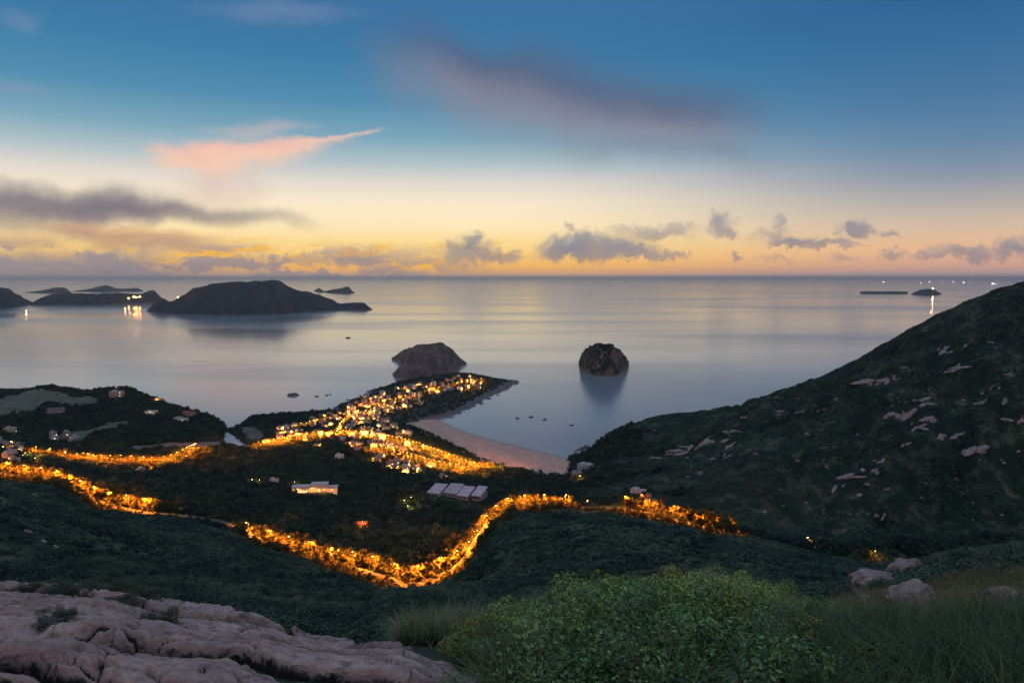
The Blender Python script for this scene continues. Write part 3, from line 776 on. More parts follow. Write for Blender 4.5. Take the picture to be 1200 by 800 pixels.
MPX = np.interp(np.arange(len(MP))*5., np.concatenate([[0], np.cumsum(np.hypot(*np.diff(main_pts[:, :2], axis=0).T))]), main_pts[:, 2])
def from_px(lst):
    out = []
    for p_ in lst:
        h_ = hit(*p_)
        if h_: out.append((h_[0].x, h_[0].y))
    return out
R2 = from_px([(38,534),(62,537),(85,541),(110,544),(145,545),(175,547),(198,545),(215,538),(232,529)])
P2, T2, N2, Z2 = road(R2, 6., 'the lower lane below the golf course')
VR = [from_px(l) for l in (
    [(300,527),(330,521),(362,515),(395,512),(430,514),(465,520),(500,531),(530,542),(560,551),(582,551)],
    [(395,512),(400,500),(412,488),(430,480),(450,474)],
    [(330,505),(360,498),(385,492),(412,488)],
    [(432,528),(465,536),(500,546),(530,553),(560,557)],
    [(450,474),(475,466),(500,460),(525,453),(548,448),(566,446)])]
VROADS = [road(l, 5., lab) for l, lab in zip(VR, ('the bright main street behind the beach', 'the lane climbing through the village', 'the back lane on the north shore', 'the car park lane beside the woods', 'the lane along the headland'))]

# ------------------------------------------------------------------ street lamps
M['lamp_pole'] = flat_mat('lamp_pole', (.22,.22,.22), .5, .1, 1, .6)
M['sodium'] = emit_mat('sodium_lamp', (1, .50, .13), 60)
M['warm_lamp'] = emit_mat('warm_lamp', (1, .68, .30), 60)
def lamp_proto(name, hgt, arm, mat):
    pm = MB(); pm.tube([(0,0,0),(0,0,.5),(0,0,hgt-.6),(arm*.25,0,hgt-.1),(arm,0,hgt)], [.16,.10,.07,.06,.05], 7); pm.box(-.2,.2,-.2,.2,0,.12)
    hm_ = MB(); hm_.box(arm-.3, arm+.65, -.22, .22, hgt-.03, hgt+.14)
    gm = MB(); gm.box(arm-.2, arm+.55, -.18, .18, hgt-.15, hgt-.035)
    ms = pm.mesh('pole', True), hm_.mesh('lamp_head'), gm.mesh('lamp_glass')
    ms[0].materials.append(M['lamp_pole']); ms[1].materials.append(M['lamp_pole']); ms[2].materials.append(mat)
    return ms
LAMPS = {'road': lamp_proto('road', 12., 1.8, M['sodium']), 'lane': lamp_proto('lane', 6.0, .9, M['warm_lamp'])}
LD = {}
def light_data(key, col, watts, radius=.25, down=False):
    if key not in LD:
        l = bpy.data.lights.new(key, 'SPOT' if down else 'POINT'); l.energy = watts
        if down: l.spot_size = math.radians(174); l.spot_blend = .2          # a shaded head: light goes down and sideways
        l.color = col; l.shadow_soft_size = radius; LD[key] = l
    return LD[key]
SOD = (1, .26, .015); WRM = (1, .31, .03)
occupied = []                                     # (x, y, radius) kept clear of woodland
lamp_sites = []
def street_lamp(x, y, z, rz, kind, label, group, watts, colr, name='street_lamp'):
    r_ = empty(name, (x, y, z-.15), rz); tag(r_, label, name.replace('_', ' '), group)
    pole = link('pole', LAMPS[kind][0], None, r_); hd = link('lamp_head', LAMPS[kind][1], None, r_); link('lamp_glass', LAMPS[kind][2], None, hd)
    hgt, arm = (12., 1.8) if kind == 'road' else (6.0, .9)
    lo_ = bpy.data.objects.new('lamp_light', light_data('%s_%d_%d' % (kind, int(watts), int(colr[1]*100)), colr, watts, .25, True)); COL.objects.link(lo_)
    lo_.parent = r_; lo_.location = (arm+.15, 0, hgt-.45)
    lamp_sites.append((x, y)); occupied.append((x, y, 2.5))
    return r_
SEG = [(-60, 174, 'on the upper hillside road below the golf course'), (283, 405, 'on the western bend of the hillside road'),
       (405, 545, 'on the lowest bend of the hillside road'), (545, 672, 'where the hillside road climbs to the beach turn'), (731, 868, 'on the last lit stretch under the steep mountain')]
def seg_of(px_):
    for a, b, s in SEG:
        if a <= px_ <= b: return s
K_ROAD, K_VILL = 105000., 105000.
acc = 0
for i in range(len(MP)):
    s_ = seg_of(MPX[i]); acc += 5
    if s_ and acc >= 19:
        acc = 0
        sd = 1 if i % 2 else 1
        q_ = MP[i]+MN[i]*sd*4.3
        if MT[i][0] < 0: q_ = MP[i]-MN[i]*4.3
        z_ = ground_z(*q_)
        v_ = MP[i]-q_
        street_lamp(q_[0], q_[1], z_[0], math.atan2(v_[1], v_[0]), 'road', 'orange sodium street lamp '+s_, 'street lamps '+s_, K_ROAD*(.75 if s_.startswith('on the last') else 1.), SOD)
for i in range(1, len(P2), 3):
    q_ = P2[i]+N2[i]*3.8; z_ = ground_z(*q_)
    street_lamp(q_[0], q_[1], z_[0], math.atan2(-N2[i][1], -N2[i][0]), 'road', 'tall sodium street lamp lit orange on the lower lane below the golf course', 'street lamps on the lower lane', K_ROAD*.9, SOD)
VNAME = ('on the bright main street behind the beach', 'on the lane climbing through the village', 'on the back lane by the north shore', 'on the car park lane beside the woods', 'on the lane along the headland')
VW = (1.35, 1.0, .9, 1.15, .8)
for (p_, t_, n_, zc_), s_, w_ in zip(VROADS, VNAME, VW):
    for i in range(1, len(p_), 2 if w_ > 1 else 4):
        sd = 1 if i % 2 else -1
        q_ = p_[i]+n_[i]*sd*3.4; z_ = ground_z(*q_)
        street_lamp(q_[0], q_[1], z_[0], math.atan2(-n_[i][1]*sd, -n_[i][0]*sd), 'road' if w_ > 1 else 'lane', 'street lamp glowing yellow '+s_, 'street lamps '+s_, K_VILL*w_*.7, WRM if i % 3 else SOD)

# ------------------------------------------------------------------ village houses
WALLS = {'white': (.48,.46,.43), 'cream': (.44,.37,.26), 'pale pink': (.42,.28,.25), 'grey': (.26,.26,.27), 'pale blue': (.28,.34,.39)}
for k_, c_ in WALLS.items(): M['wall_'+k_] = flat_mat(k_.replace(' ', '_')+'_render', c_, .85, .12, .7)
ROOFS = {'flat grey roof': (.27,.26,.27), 'red tiled roof': (.26,.085,.06), 'flat pale roof': (.42,.40,.40), 'pitched brown roof': (.15,.10,.085)}
for k_, c_ in ROOFS.items(): M['roof_'+k_] = flat_mat(k_.replace(' ', '_'), c_, .85, .22, .9)
M['frame'] = flat_mat('window_frame', (.5,.5,.48), .6, .1)
M['glass'] = flat_mat('dark_glass', (.03,.035,.045), .12, .1, 1, 0, .6)
M['lit'] = emit_mat('lit_window', (1, .62, .25), 2.6)
M['door'] = flat_mat('door_paint', (.12,.07,.05), .6, .15)
HC = {}
def house_parts(wall, roof, storeys, wd, dp):
    key = (wall, roof, storeys, wd, dp)
    if key in HC: return HC[key]
    h = storeys*3.0+.3; parts = []
    w = MB(); w.box(-wd/2, wd/2, -dp/2, dp/2, -1.5, h)
    pitched = 'pitched' in roof or 'tiled' in roof
    if pitched: w.add([(-wd/2+.02,-dp/2+.02,h),(-wd/2+.02,dp/2-.02,h),(-wd/2+.02,0,h+dp*.26),(wd/2-.02,-dp/2+.02,h),(wd/2-.02,dp/2-.02,h),(wd/2-.02,0,h+dp*.26)], [(0,2,1),(3,4,5),(0,3,5,2),(1,2,5,4)])
    else:
        for a, b, c_, d_ in ((-wd/2,wd/2,-dp/2,-dp/2+.2),(-wd/2,wd/2,dp/2-.2,dp/2),(-wd/2,-wd/2+.2,-dp/2+.2,dp/2-.2),(wd/2-.2,wd/2,-dp/2+.2,dp/2-.2)): w.box(a, b, c_, d_, h+.002, h+1.0)
    parts.append(('wall', w.mesh('wall'), M['wall_'+wall], None))
    r_ = MB()
    if pitched:
        e = .5; t = .22; z0 = h-e*.52+.05; z1 = h+dp*.26+.05
        for sgn in (1, -1):
            q = [(-wd/2-e, sgn*(dp/2+e), z0), (wd/2+e, sgn*(dp/2+e), z0), (wd/2+e, 0, z1), (-wd/2-e, 0, z1)]
            r_.add(q+[(x, y, z+t) for x, y, z in q], [(0,1,2,3),(7,6,5,4),(0,4,5,1),(1,5,6,2),(2,6,7,3),(3,7,4,0)])
    else:
        r_.box(-wd/2+.21, wd/2-.21, -dp/2+.21, dp/2-.21, h+.004, h+.16)
        r_.box(-wd*.3, wd*.02, -dp*.05, dp*.35, h+.16, h+2.5); r_.box(-wd*.34, wd*.06, -dp*.09, dp*.39, h+2.5, h+2.65)
        r_.box(wd*.2, wd*.34, dp*.1, dp*.26, h+.16, h+1.3)
    parts.append(('roof', r_.mesh('roof'), M['roof_'+roof], None))
    n_w = 0
    for s in range(storeys):
        z0 = s*3.0+1.1
        for sx in ((-.3, .3) if s else (.28,)):
            for sy in (-1,):
                f = MB(); x = sx*wd; y = sy*dp/2
                f.box(x-.95, x+.95, y-.09, y-.003, z0-.1, z0+1.55)
                gm = MB(); gm.box(x-.82, x+.82, y-.12, y-.092, z0+.02, z0+1.43)
                parts.append(('window', f.mesh('window'), M['frame'], ('pane', gm.mesh('pane'), M['lit'] if (n_w*7+len(HC)) % 4 == 0 else M['glass']))); n_w += 1
        f = MB(); f.box(-wd/2-.09, -wd/2-.003, -.95, .95, z0-.1, z0+1.5); gm = MB(); gm.box(-wd/2-.12, -wd/2-.092, -.82, .82, z0+.02, z0+1.38)
        parts.append(('window', f.mesh('window'), M['frame'], ('pane', gm.mesh('pane'), M['glass'])))
    d = MB(); d.box(-.22*wd-.55, -.22*wd+.55, -dp/2-.08, -dp/2-.003, 0, 2.15); parts.append(('door', d.mesh('door'), M['door'], None))
    if storeys > 1:
        b = MB(); b.box(-wd*.42, wd*.1, -dp/2-1.3, -dp/2-.004, 2.9, 3.06); b.box(-wd*.42, wd*.1, -dp/2-1.3, -dp/2-1.2, 3.06, 4.0)
        parts.append(('balcony', b.mesh('balcony'), M['wall_'+wall], None))
    for q in parts:
        q[1].materials.append(q[2])
        if q[3]: q[3][1].materials.append(q[3][2])
    HC[key] = parts
    return parts
def house(x, y, z, rz, wall, roof, storeys, wd, dp, label, group=None, name='village_house', cat='house'):
    r_ = empty(name, (x, y, z), rz); tag(r_, label, cat, group)
    for nm, me, mt, sub_ in house_parts(wall, roof, storeys, wd, dp):
        c_ = link(nm, me, None, r_)
        if sub_: link(sub_[0], sub_[1], None, c_)
    occupied.append((x, y, max(wd, dp)*.62))
    return r_
houses_xy = []
STRW = {1: 'single-storey', 2: 'two-storey', 3: 'three-storey'}
def fill_houses(poly, n, mind, where, group, pal, tries=6000, roofs=None):
    k = 0; r = random.Random(len(where)*7+n)
    x0_, x1_ = min(p[0] for p in poly), max(p[0] for p in poly); y0_, y1_ = min(p[1] for p in poly), max(p[1] for p in poly)
    for _ in range(tries):
        if k >= n: break
        px_, py_ = r.uniform(x0_, x1_), r.uniform(y0_, y1_)
        if not in_poly(np.array([px_]), np.array([py_]), poly)[0]: continue
        h_ = hit(px_, py_)
        if not h_ or h_[0].z < 1.5: continue
        x, y, z = h_[0]
        if any((x-a)**2+(y-b)**2 < mind*mind for a, b in houses_xy): continue
        if any(np.min(np.hypot(p_[:, 0]-x, p_[:, 1]-y)) < 7.5 for p_, *_ in VROADS+[(P2,), (MP,)]): continue
        houses_xy.append((x, y)); k += 1
        wall = r.choice(pal); roof = r.choice(roofs or ['flat grey roof', 'flat grey roof', 'flat pale roof', 'red tiled roof', 'pitched brown roof'])
        s = r.choice([1, 2, 2, 3]); wd, dp = r.choice([(8., 7.), (9.5, 8.), (11., 8.)])
        house(x, y, z-.1, r.choice([0, math.pi/2, math.pi, -math.pi/2])*0+r.uniform(-.5, .5)+r.choice([0, .0, math.pi/2]), wall, roof, s, wd, dp,
              '%s %s house with a %s %s' % (wall, STRW[s], roof, where), group)
PAL = ['white', 'white', 'cream', 'pale pink', 'grey', 'pale blue']
fill_houses([(305,522),(330,502),(395,484),(430,488),(432,510),(400,512),(340,520)], 46, 11, 'in the western village quarter', 'houses of the western village quarter', PAL)
fill_houses([(400,512),(440,500),(470,508),(505,528),(480,532),(430,528),(400,522),(360,525)], 28, 11.5, 'behind the main street', 'houses behind the main street', PAL)
fill_houses([(430,545),(415,528),(440,530),(500,548),(540,558),(520,564),(480,556)], 14, 12.5, 'at the edge of the dark woods', 'houses at the edge of the woods', ['white', 'grey', 'pale blue'])
fill_houses([(402,480),(430,466),(462,468),(458,490),(425,498),(402,496)], 38, 11, 'on the root of the headland', 'houses on the root of the headland', PAL)
fill_houses([(445,462),(500,446),(545,441),(570,446),(560,456),(520,460),(500,474),(460,482)], 48, 12, 'along the rocky headland', 'houses along the headland', PAL)
fill_houses([(402,490),(440,486),(470,500),(480,512),(440,508),(405,505)], 16, 11, 'between the main street and the headland', 'houses between the street and the headland', PAL)
# lamps added at random beside village houses to fill the quarter with orange light
VILLAGE_XY = list(houses_xy)
rl = random.Random(77)
for x, y in VILLAGE_XY:
    if rl.random() < .85:
        a_ = rl.uniform(0, 6.28); q_ = (x+7.2*math.cos(a_), y+7.2*math.sin(a_)); z_ = ground_z(*q_)
        if z_ and z_[0] > 1.5:
            far_ = y > 1480
            street_lamp(q_[0], q_[1], z_[0], a_+math.pi, 'lane', 'small yellow lamp beside a house '+('of the headland quarter' if far_ else 'of the village behind the beach'), 'house lamps '+('of the headland' if far_ else 'of the village'), 34000. if far_ else 34000., WRM, 'house_lamp')
# single houses one can point to
def one_house(px_, py_, rz, wall, roof, s, wd, dp, label, **kw):
    h_ = hit(px_, py_); x, y, z = h_[0]; houses_xy.append((x, y))
    return house(x, y, z, rz, wall, roof, s, wd, dp, label, **kw)
one_house(137,464,.2,'pale pink','flat pale roof',3,26,12,'large pale pink hilltop house under the lit terrace', name='hilltop_house')
one_house(142,455,.0,'cream','flat grey roof',1,20,10,'low cream house lit on the crest of the golf hill', name='hilltop_house')
one_house(186,468,.1,'cream','pitched brown roof',1,18,9,'low cream house with lit windows on the hill shoulder', name='hilltop_house')
one_house(222,487,-.3,'pale pink','red tiled roof',2,22,11,'pink house with a red tiled roof above the sea cliff', name='hilltop_house')
one_house(212,492,-.3,'white','flat pale roof',1,26,9,'long white wing below the pink cliff house', name='hilltop_house')
one_house(177,484,.7,'white','flat pale roof',1,22,8,'small white house with a white lamp in the hillside trees', name='hilltop_house')
one_house(66,482,.3,'grey','pitched brown roof',1,26,14,'grey clubhouse with a broad low roof beside the fairway', name='clubhouse')
one_house(12,506,.2,'cream','flat pale roof',2,16,10,'cream house lit up at the edge of the golf course woods', name='hilltop_house')
one_house(686,549,.4,'pale blue','flat pale roof',2,20,14,'pale grey building by the rocks at the beach end', name='beach_building')
one_house(676,556,.4,'grey','flat grey roof',1,14,10,'low grey hut beside the beach end building', name='beach_building')
one_house(748,577,-.4,'white','flat pale roof',1,18,8,'white house alone at the foot of the steep mountain', name='mountain_house')
one_house(757,583,-.2,'pale pink','red tiled roof',1,12,8,'small pink house under the white one by the mountain road', name='mountain_house')
one_house(165,553,-.3,'white','flat pale roof',1,9,8,'white cabin half hidden below the lower lane', name='woodland_house')
one_house(321,565,.1,'white','flat pale roof',1,10,8,'small white house in the woods west of the villa', name='woodland_house')
one_house(424,617,.1,'pale pink','red tiled roof',1,10,7,'tiny pink house alone in the dark woods above the road', name='woodland_house')
one_house(398,538,.1,'white','flat pale roof',2,12,9,'white house in the trees under the western village', name='woodland_house')
fill_houses([(-10,518),(20,520),(44,536),(30,546),(-10,544)], 12, 13, 'in the lit hamlet beside the lower lane', 'houses of the hamlet by the lower lane', ['cream', 'white'])
fill_houses([(58,508),(100,512),(98,520),(60,520)], 5, 14, 'between the fairway and the lower lane', 'low houses below the fairway', ['grey', 'pale blue'], roofs=['flat pale roof'])

# the villa with the lit terrace
def villa(px_, py_):
    x, y, z = hit(px_, py_)[0]
    r_ = empty('villa', (x, y, z), .1); tag(r_, 'white villa with a lit terrace alone in the valley woods', 'villa')
    w = MB(); w.box(-24,-4,0,10,-4,6.5); w.box(-4,14,3,14,-4,8); w.box(14,25,1,10,-4,5); w.build('wall', M['wall_white'], r_)
    f = MB(); f.box(-24.8,-3.2,-.8,10.8,6.503,6.95); f.box(-4.6,14.6,2.2,14.8,8.003,8.4); f.box(14.7,25.8,.2,10.8,5.003,5.4); f.build('roof', M['roof_flat pale roof'], r_)
    t = MB(); t.box(-26,26,-14,-.01,-4,-.2); t.build('terrace', M['wall_cream'], r_)
    p_ = MB(); p_.box(-8,8,-11,-5,-.19,-.12); p_.build('pool', M['glass'], r_)
    for k in range(6):
        a = MB(); xx = -22+3.2*k if k < 5 else 4; yy = -.0 if k < 5 else 3.
        a.box(xx, xx+2.2, yy-.09, yy-.003, .4, 2.8); wn = a.build('window', M['frame'], r_)
        b = MB(); b.box(xx+.15, xx+2.05, yy-.12, yy-.092, .55, 2.65); b.build('pane', M['lit'], wn)
    for dx, dy in ((-18,-6),(-2,-3),(12,-6),(22,-8),(0,-13)):
        q_ = r_.matrix_world @ Vector((0,0,0)); xx, yy = x+dx, y+dy
        street_lamp(xx, yy, z-.2, 1.2, 'lane', 'short garden lamp on the terrace of the white villa', 'garden lamps of the villa', 3600, WRM)
    occupied.append((x, y, 26)); houses_xy.append((x, y))
villa(368, 577)
# the hall with four long pale roofs
def hall(px_, py_):
    x, y, z = hit(px_, py_)[0]
    r_ = empty('community_hall', (x, y, z), -.30); tag(r_, 'low blue trimmed hall under four long pale slanting roofs', 'hall')
    xs = (-31, -13, 6, 22); ws = (15, 16, 13, 11); ys = (0, 6, 0, 5)
    for k in range(4):
        a, b, c_ = xs[k], xs[k]+ws[k], ys[k]
        w = MB(); w.box(a, b, c_, c_+24, -4, 4.5); w.build('wall', M['wall_grey'], r_)
        f = MB(); q = [(a-.6,c_-1.2,4.55),(b+.6,c_-1.2,4.55),(b+.6,c_+25,8.6),(a-.6,c_+25,8.6)]
        f.add(q+[(u, v, s+.35) for u, v, s in q], [(3,2,1,0),(4,5,6,7),(0,1,5,4),(1,2,6,5),(2,3,7,6),(3,0,4,7)])
        w.v = []; f.build('roof', M['hall_roof'], r_)
        for j in range(3):
            a2 = MB(); xx = a+1.2+j*(ws[k]-2.4)/3; a2.box(xx, xx+2.4, c_-.09, c_-.003, .8, 3.2); wn = a2.build('window', M['blue_trim'], r_)
            b2 = MB(); b2.box(xx+.15, xx+2.25, c_-.12, c_-.092, .95, 3.05); b2.build('pane', M['glass'], wn)
    bm_ = MB(); bm_.box(-13, 22, 1.0, 1.5, 3.2, 3.9); bm_.build('canopy_beam', M['blue_trim'], r_)
    occupied.append((x, y+8, 44)); houses_xy.append((x, y+8))
M['hall_roof'] = flat_mat('hall_roof', (.35,.33,.385), .6, .35, .25); M['blue_trim'] = flat_mat('blue_trim', (.06,.13,.26), .5, .1)
hall(530, 584)
# pale slipway yard by the western shore
def draped(name, poly_px, mat, label, cat, lift=.35, step=4.):
    pts = [hit(*p_)[0] for p_ in poly_px]; poly = [(p_.x, p_.y) for p_ in pts]
    xs = np.arange(min(p_[0] for p_ in poly)-step, max(p_[0] for p_ in poly)+step, step); ys = np.arange(min(p_[1] for p_ in poly)-step, max(p_[1] for p_ in poly)+step, step)
    XX, YY = np.meshgrid(xs, ys); wob = fbm(XX/18, YY/18, 3, 15)*3
    ins_ = in_poly(XX+wob, YY+wob, poly)
    ZZ = np.array([[(ground_z(a, b) or (0, 0))[0] for a, b in zip(ra, rb)] for ra, rb in zip(XX, YY)])+lift
    F_ = grid_faces(*XX.shape); F_ = F_[ins_.ravel()[F_].all(axis=1)]
    o_ = link(name, mesh_np(name, np.stack([XX, YY, ZZ], -1).reshape(-1, 3), F_), mat); tag(o_, label, cat, kind='structure')
    for a, b in zip(XX[ins_], YY[ins_]): clear_cells.add((int(a//step), int(b//step)))
    return poly
clear_cells = set()
M['fairway'] = flat_mat('mown_grass', (.100,.108,.072), .9, .3, .05)
M['yard'] = flat_mat('pale_concrete', (.40,.41,.45), .8, .2, .1)
M['mud'] = flat_mat('bare_ground', (.11,.095,.09), .9, .3, .05)
draped('fairway', [(-60,480),(-40,466),(0,467),(28,459),(52,455),(78,461),(116,467),(112,475),(84,476),(60,471),(48,474),(44,482),(20,484),(0,489),(-60,496)], M['fairway'], 'pale mown fairway along the top of the golf hill', 'fairway')
draped('fairway', [(56,514),(84,506),(115,500),(150,491),(158,492),(140,500),(118,505),(104,511),(98,517)], M['fairway'], 'narrow pale fairway strip rising behind the lower lane', 'fairway')
draped('bare_ground', [(150,522),(200,518),(262,517),(262,523),(210,526),(160,530)], M['mud'], 'strip of bare ground beside the pale yard', 'bare ground')
draped('yard', [(262,506),(270,507),(290,520),(294,523),(262,521)], M['yard'], 'pale concrete yard sloping to the western shore', 'yard')
draped('bare_ground', [(276,502),(298,500),(310,508),(304,520),(292,518)], M['mud'], 'bare shore ground west of the village', 'bare ground')
# ------------------------------------------------------------------ trees
def tree_mesh(seed, h, w, n, leaf, style='round'):
    r = np.random.default_rng(seed); pr = random.Random(seed)
    tb = MB(); th = h*.42
    top = Vector((pr.uniform(-.3,.3), pr.uniform(-.3,.3), th))
    tb.tube([(0,0,-1.),(0,0,.3),tuple(top*.6),tuple(top)], [.32*h/9,.24*h/9,.19*h/9,.15*h/9], 7)
    blobs = []
    k = 7 if style == 'round' else 6
    for i in range(k):
        a = 2*math.pi*i/k+pr.uniform(-.4,.4); rr = pr.uniform(.25,.62)*w; zz = pr.uniform(.42,.86)*h
        e = Vector((math.cos(a)*rr, math.sin(a)*rr, zz))
        tb.tube([tuple(top*.8), tuple(top.lerp(e, .55)+Vector((0,0,.3))), tuple(e)], [.11*h/9,.07*h/9,.03], 5)
        blobs.append((e.x, e.y, e.z, pr.uniform(.24,.40)*w))
    blobs.append((0, 0, h*.84, .36*w))
    if style == 'low': blobs += [(pr.uniform(-.6,.6)*w, pr.uniform(-.6,.6)*w, h*.25, .3*w) for _ in range(3)]
    cm = leaves_mesh('crown', seed, n, blobs, leaf, 1.3, .3, M['tree'])
    tm = tb.mesh('trunk', True); tm.materials.append(M['bark'])
    return tm, cm
TREES = [tree_mesh(101+i, h, w, 520, .62, s) for i, (h, w, s) in enumerate(((8,3.4,'round'),(9.5,3.6,'round'),(7,3.6,'low'),(6,3.,'low'),(10.5,3.4,'round'),(8.5,4.2,'low')))]
n_tree = 0
def tree(x, y, z, s, k, label, group):
    global n_tree
    r_ = empty('roadside_tree', (x, y, z-.1), random.uniform(0, 6.28)); r_.scale = (s, s, s*random.uniform(.85, 1.15)); tag(r_, label, 'tree', group)
    link('trunk', TREES[k][0], None, r_); link('crown', TREES[k][1], None, r_)
    occupied.append((x, y, 2.5*s)); n_tree += 1
def free(x, y, m=3.0):
    return all((x-a)**2+(y-b)**2 > (m+min(c_, 12)*.6)**2 for a, b, c_ in occupied[:0]) and all((x-a)**2+(y-b)**2 > 90 for a, b in houses_xy)
for i in range(len(MP)):
    s_ = seg_of(MPX[i])
    if not s_ or MPX[i] < -30: continue
    far = MN[i] if MN[i][1] > 0 else -MN[i]
    for d_, pr_ in ((7.0, .62), (-6.5, .42)):
        if random.random() > pr_: continue
        q_ = MP[i]+far*(d_+random.uniform(-1.5, 1.5))+MT[i]*random.uniform(-2, 2)
        z_ = ground_z(*q_); sc = random.uniform(1.15, 1.75)*(1 if d_ > 0 else .5)
        tree(q_[0], q_[1], z_[0], sc, random.randrange(6), ('leafy tree glowing orange ' if d_ > 0 else 'dark tree before the lamps ')+s_, 'trees '+s_)
for i in range(len(P2)):
    for d_ in (6.5, -6):
        if random.random() > (.45 if d_ > 0 else .2): continue
        q_ = P2[i]+N2[i]*(d_+random.uniform(-1.5, 1.5)); z_ = ground_z(*q_)
        tree(q_[0], q_[1], z_[0], random.uniform(.8, 1.3), random.randrange(6), 'leafy tree glowing orange along the lower lane below the golf course', 'trees along the lower lane')
for (p_, t_, n_, zc_), s_, w_ in zip(VROADS, VNAME, VW):
    for i in range(0, len(p_), 3 if w_ > 1 else 6):
        q_ = p_[i]+n_[i]*random.choice([-1, 1])*random.uniform(5, 9)
        if not all((q_[0]-a)**2+(q_[1]-b)**2 > 55 for a, b in houses_xy): continue
        z_ = ground_z(*q_)
        if z_ and z_[0] > 1.5: tree(q_[0], q_[1], z_[0], random.uniform(.55, .95), random.randrange(6), 'leafy tree lit yellow by the lamps '+s_, 'trees '+s_)
for px_, py_, k_, sc in ((466,590,0,1.3),(475,585,1,1.35),(484,590,2,1.3),(479,596,3,1.2),(468,597,5,1.0)):
    h_ = hit(px_, py_)[0]; tree(h_.x, h_.y, h_.z, sc, k_, 'tall leafy tree lit from below in the valley beside the hall', 'lit trees beside the hall')
for px_, py_ in ((473,592),(481,588),(477,599)):
    h_ = hit(px_, py_)[0]; street_lamp(h_.x, h_.y, h_.z, 0, 'lane', 'garden lamp among the tall trees beside the hall', 'garden lamps beside the hall', 11000, (1,.55,.10))
for px_, py_, w_, lab in ((297,567,1500,'lone lamp in the woods west of the villa'),(305,568,900,'weaker lamp just east of the lone one in the woods'),(947,637,2200,'single orange lamp in the dark valley under the mountain'),(1026,652,1300,'lamp lighting a bush beyond the granite boulder'),
        (680,562,1800,'lamp glowing in front of the beach end building'),(753,585,1300,'lamp beside the small pink mountain house'),(20,509,2400,'white lamp at the edge of the golf course woods'),(177,486,1500,'white lamp in front of the small hillside house'),
        (136,451,1500,'lamp on the lit terrace of the golf hill'),(183,470,1300,'lamp beside the cream house on the hill shoulder'),(19,486,900,'white lamp at the clubhouse fairway edge'),(424,619,700,'lamp at the tiny pink house in the woods'),(345,570,1500,'lamp on the west corner of the villa garden'),(628,524,2500,'bright lamp standing on the beach near the water'),
        (660,590,1300,'lamp at the beach turn of the hillside road'),(688,592,1200,'lamp beyond the beach turn behind the knoll'),(30,536,3000,'lamp among the green trees of the hamlet'),(44,538,2400,'lamp on the east edge of the hamlet'),(5,528,4500,'lamp in the middle of the hamlet'),(12,522,3500,'lamp on the upper side of the hamlet'),(22,531,3500,'lamp between the hamlet houses'),(8,535,3800,'lamp in front of the hamlet houses'),(27,539,3800,'lamp under the hamlet trees by the road'),(41,543,3000,'lamp where the hamlet meets the hillside road')):
    h_ = hit(px_, py_)[0]
    street_lamp(h_.x, h_.y, h_.z, random.uniform(0, 6), 'lane', lab, None, w_*(1.6 if 'white' in lab or 'beach near' in lab else 7.), (1,.85,.62) if 'white' in lab or 'beach near' in lab else ((.9,.8,.2) if 'green' in lab or 'east edge' in lab else WRM))
# trees of the hamlet, the hilltop and the lit bush
for px_, py_ in ((28,538),(36,540),(44,541),(50,538),(33,533),(16,540),(8,536),(40,544),(22,545),(-6,530)):
    h_ = hit(px_, py_)[0]; tree(h_.x, h_.y, h_.z, random.uniform(.6,1.), random.randrange(6), 'leafy tree lit yellow green among the hamlet houses', 'trees of the hamlet')
for px_, py_, sc in ((110,459,.9),(118,458,1.1),(121,457,1.4),(86,461,1.2),(92,461,1.0),(97,462,1.3),(66,459,.8),(150,457,1.2),(156,458,1.3),(162,461,1.),(170,466,1.),(176,467,1.3),(45,456,.9),(200,476,.9),(52,478,1.),(58,478,.9),(72,477,1.1),(80,478,1.)):
    h_ = hit(px_, py_+4)[0]; tree(h_.x, h_.y, h_.z, sc, random.randrange(6), 'dark tree standing up from the golf hill against the sea', 'trees on the golf hill')
for px_, py_, sc in ((1016,654,.8),(1024,656,.6),(1034,656,.7),(832,627,1.1),(846,630,1.2),(822,625,.9),(850,633,.9)):
    h_ = hit(px_, py_)[0]; tree(h_.x, h_.y, h_.z, sc, random.randrange(6), 'leafy tree glowing orange at the valley foot of the steep mountain', 'trees at the foot of the mountain')
print('trees', n_tree, 'houses', len(houses_xy), 'lamps', len(lamp_sites))

# ------------------------------------------------------------------ scrub and woodland
BUSH = [leaves_mesh('bush', 300+i, 170, bush_blobs(np.random.default_rng(300+i)), .27, 1.25, 0, M['scrub']) for i in range(5)]
BUSHN = [leaves_mesh('near_bush', 330+i, 900, bush_blobs(np.random.default_rng(330+i), 9), .105, 1.5, 0, M['scrub']) for i in range(5)]
WOODT = [leaves_mesh('wood_tree', 360+i, 210, [(a*.55, b*.55, .55+.4*c_, .42+.2*c_) for a, b, c_ in np.random.default_rng(360+i).uniform(-1, 1, (7, 3))*np.array([1,1,.8])], .25, 1.25, .0, M['wood']) for i in range(6)]
py_all = 400-FP*((TY*ST+(TZ-H)*CT)/(TY*CT-(TZ-H)*ST))
run = np.minimum.accumulate(py_all, axis=0)
vis = (py_all < run+14)
cellv = vis[:-1, :-1] & (TX[:-1, :-1] == TX[:-1, :-1])
pxg = np.broadcast_to(PXS[None, :], TX.shape)
inside = (pxg[:-1, :-1] > -110) & (pxg[:-1, :-1] < 1310)
A = np.stack([TX, TY, TZ], -1)
e1 = A[1:, :-1]-A[:-1, :-1]; e2 = A[:-1, 1:]-A[:-1, :-1]
area = np.linalg.norm(np.cross(e1, e2), axis=-1)
Yc, Tc, Zc, Xc = TY[:-1, :-1], TT[:-1, :-1], TZ[:-1, :-1], TX[:-1, :-1]
OC = np.array(occupied)
roads_xy = np.concatenate([MP, P2]+[v[0] for v in VROADS])
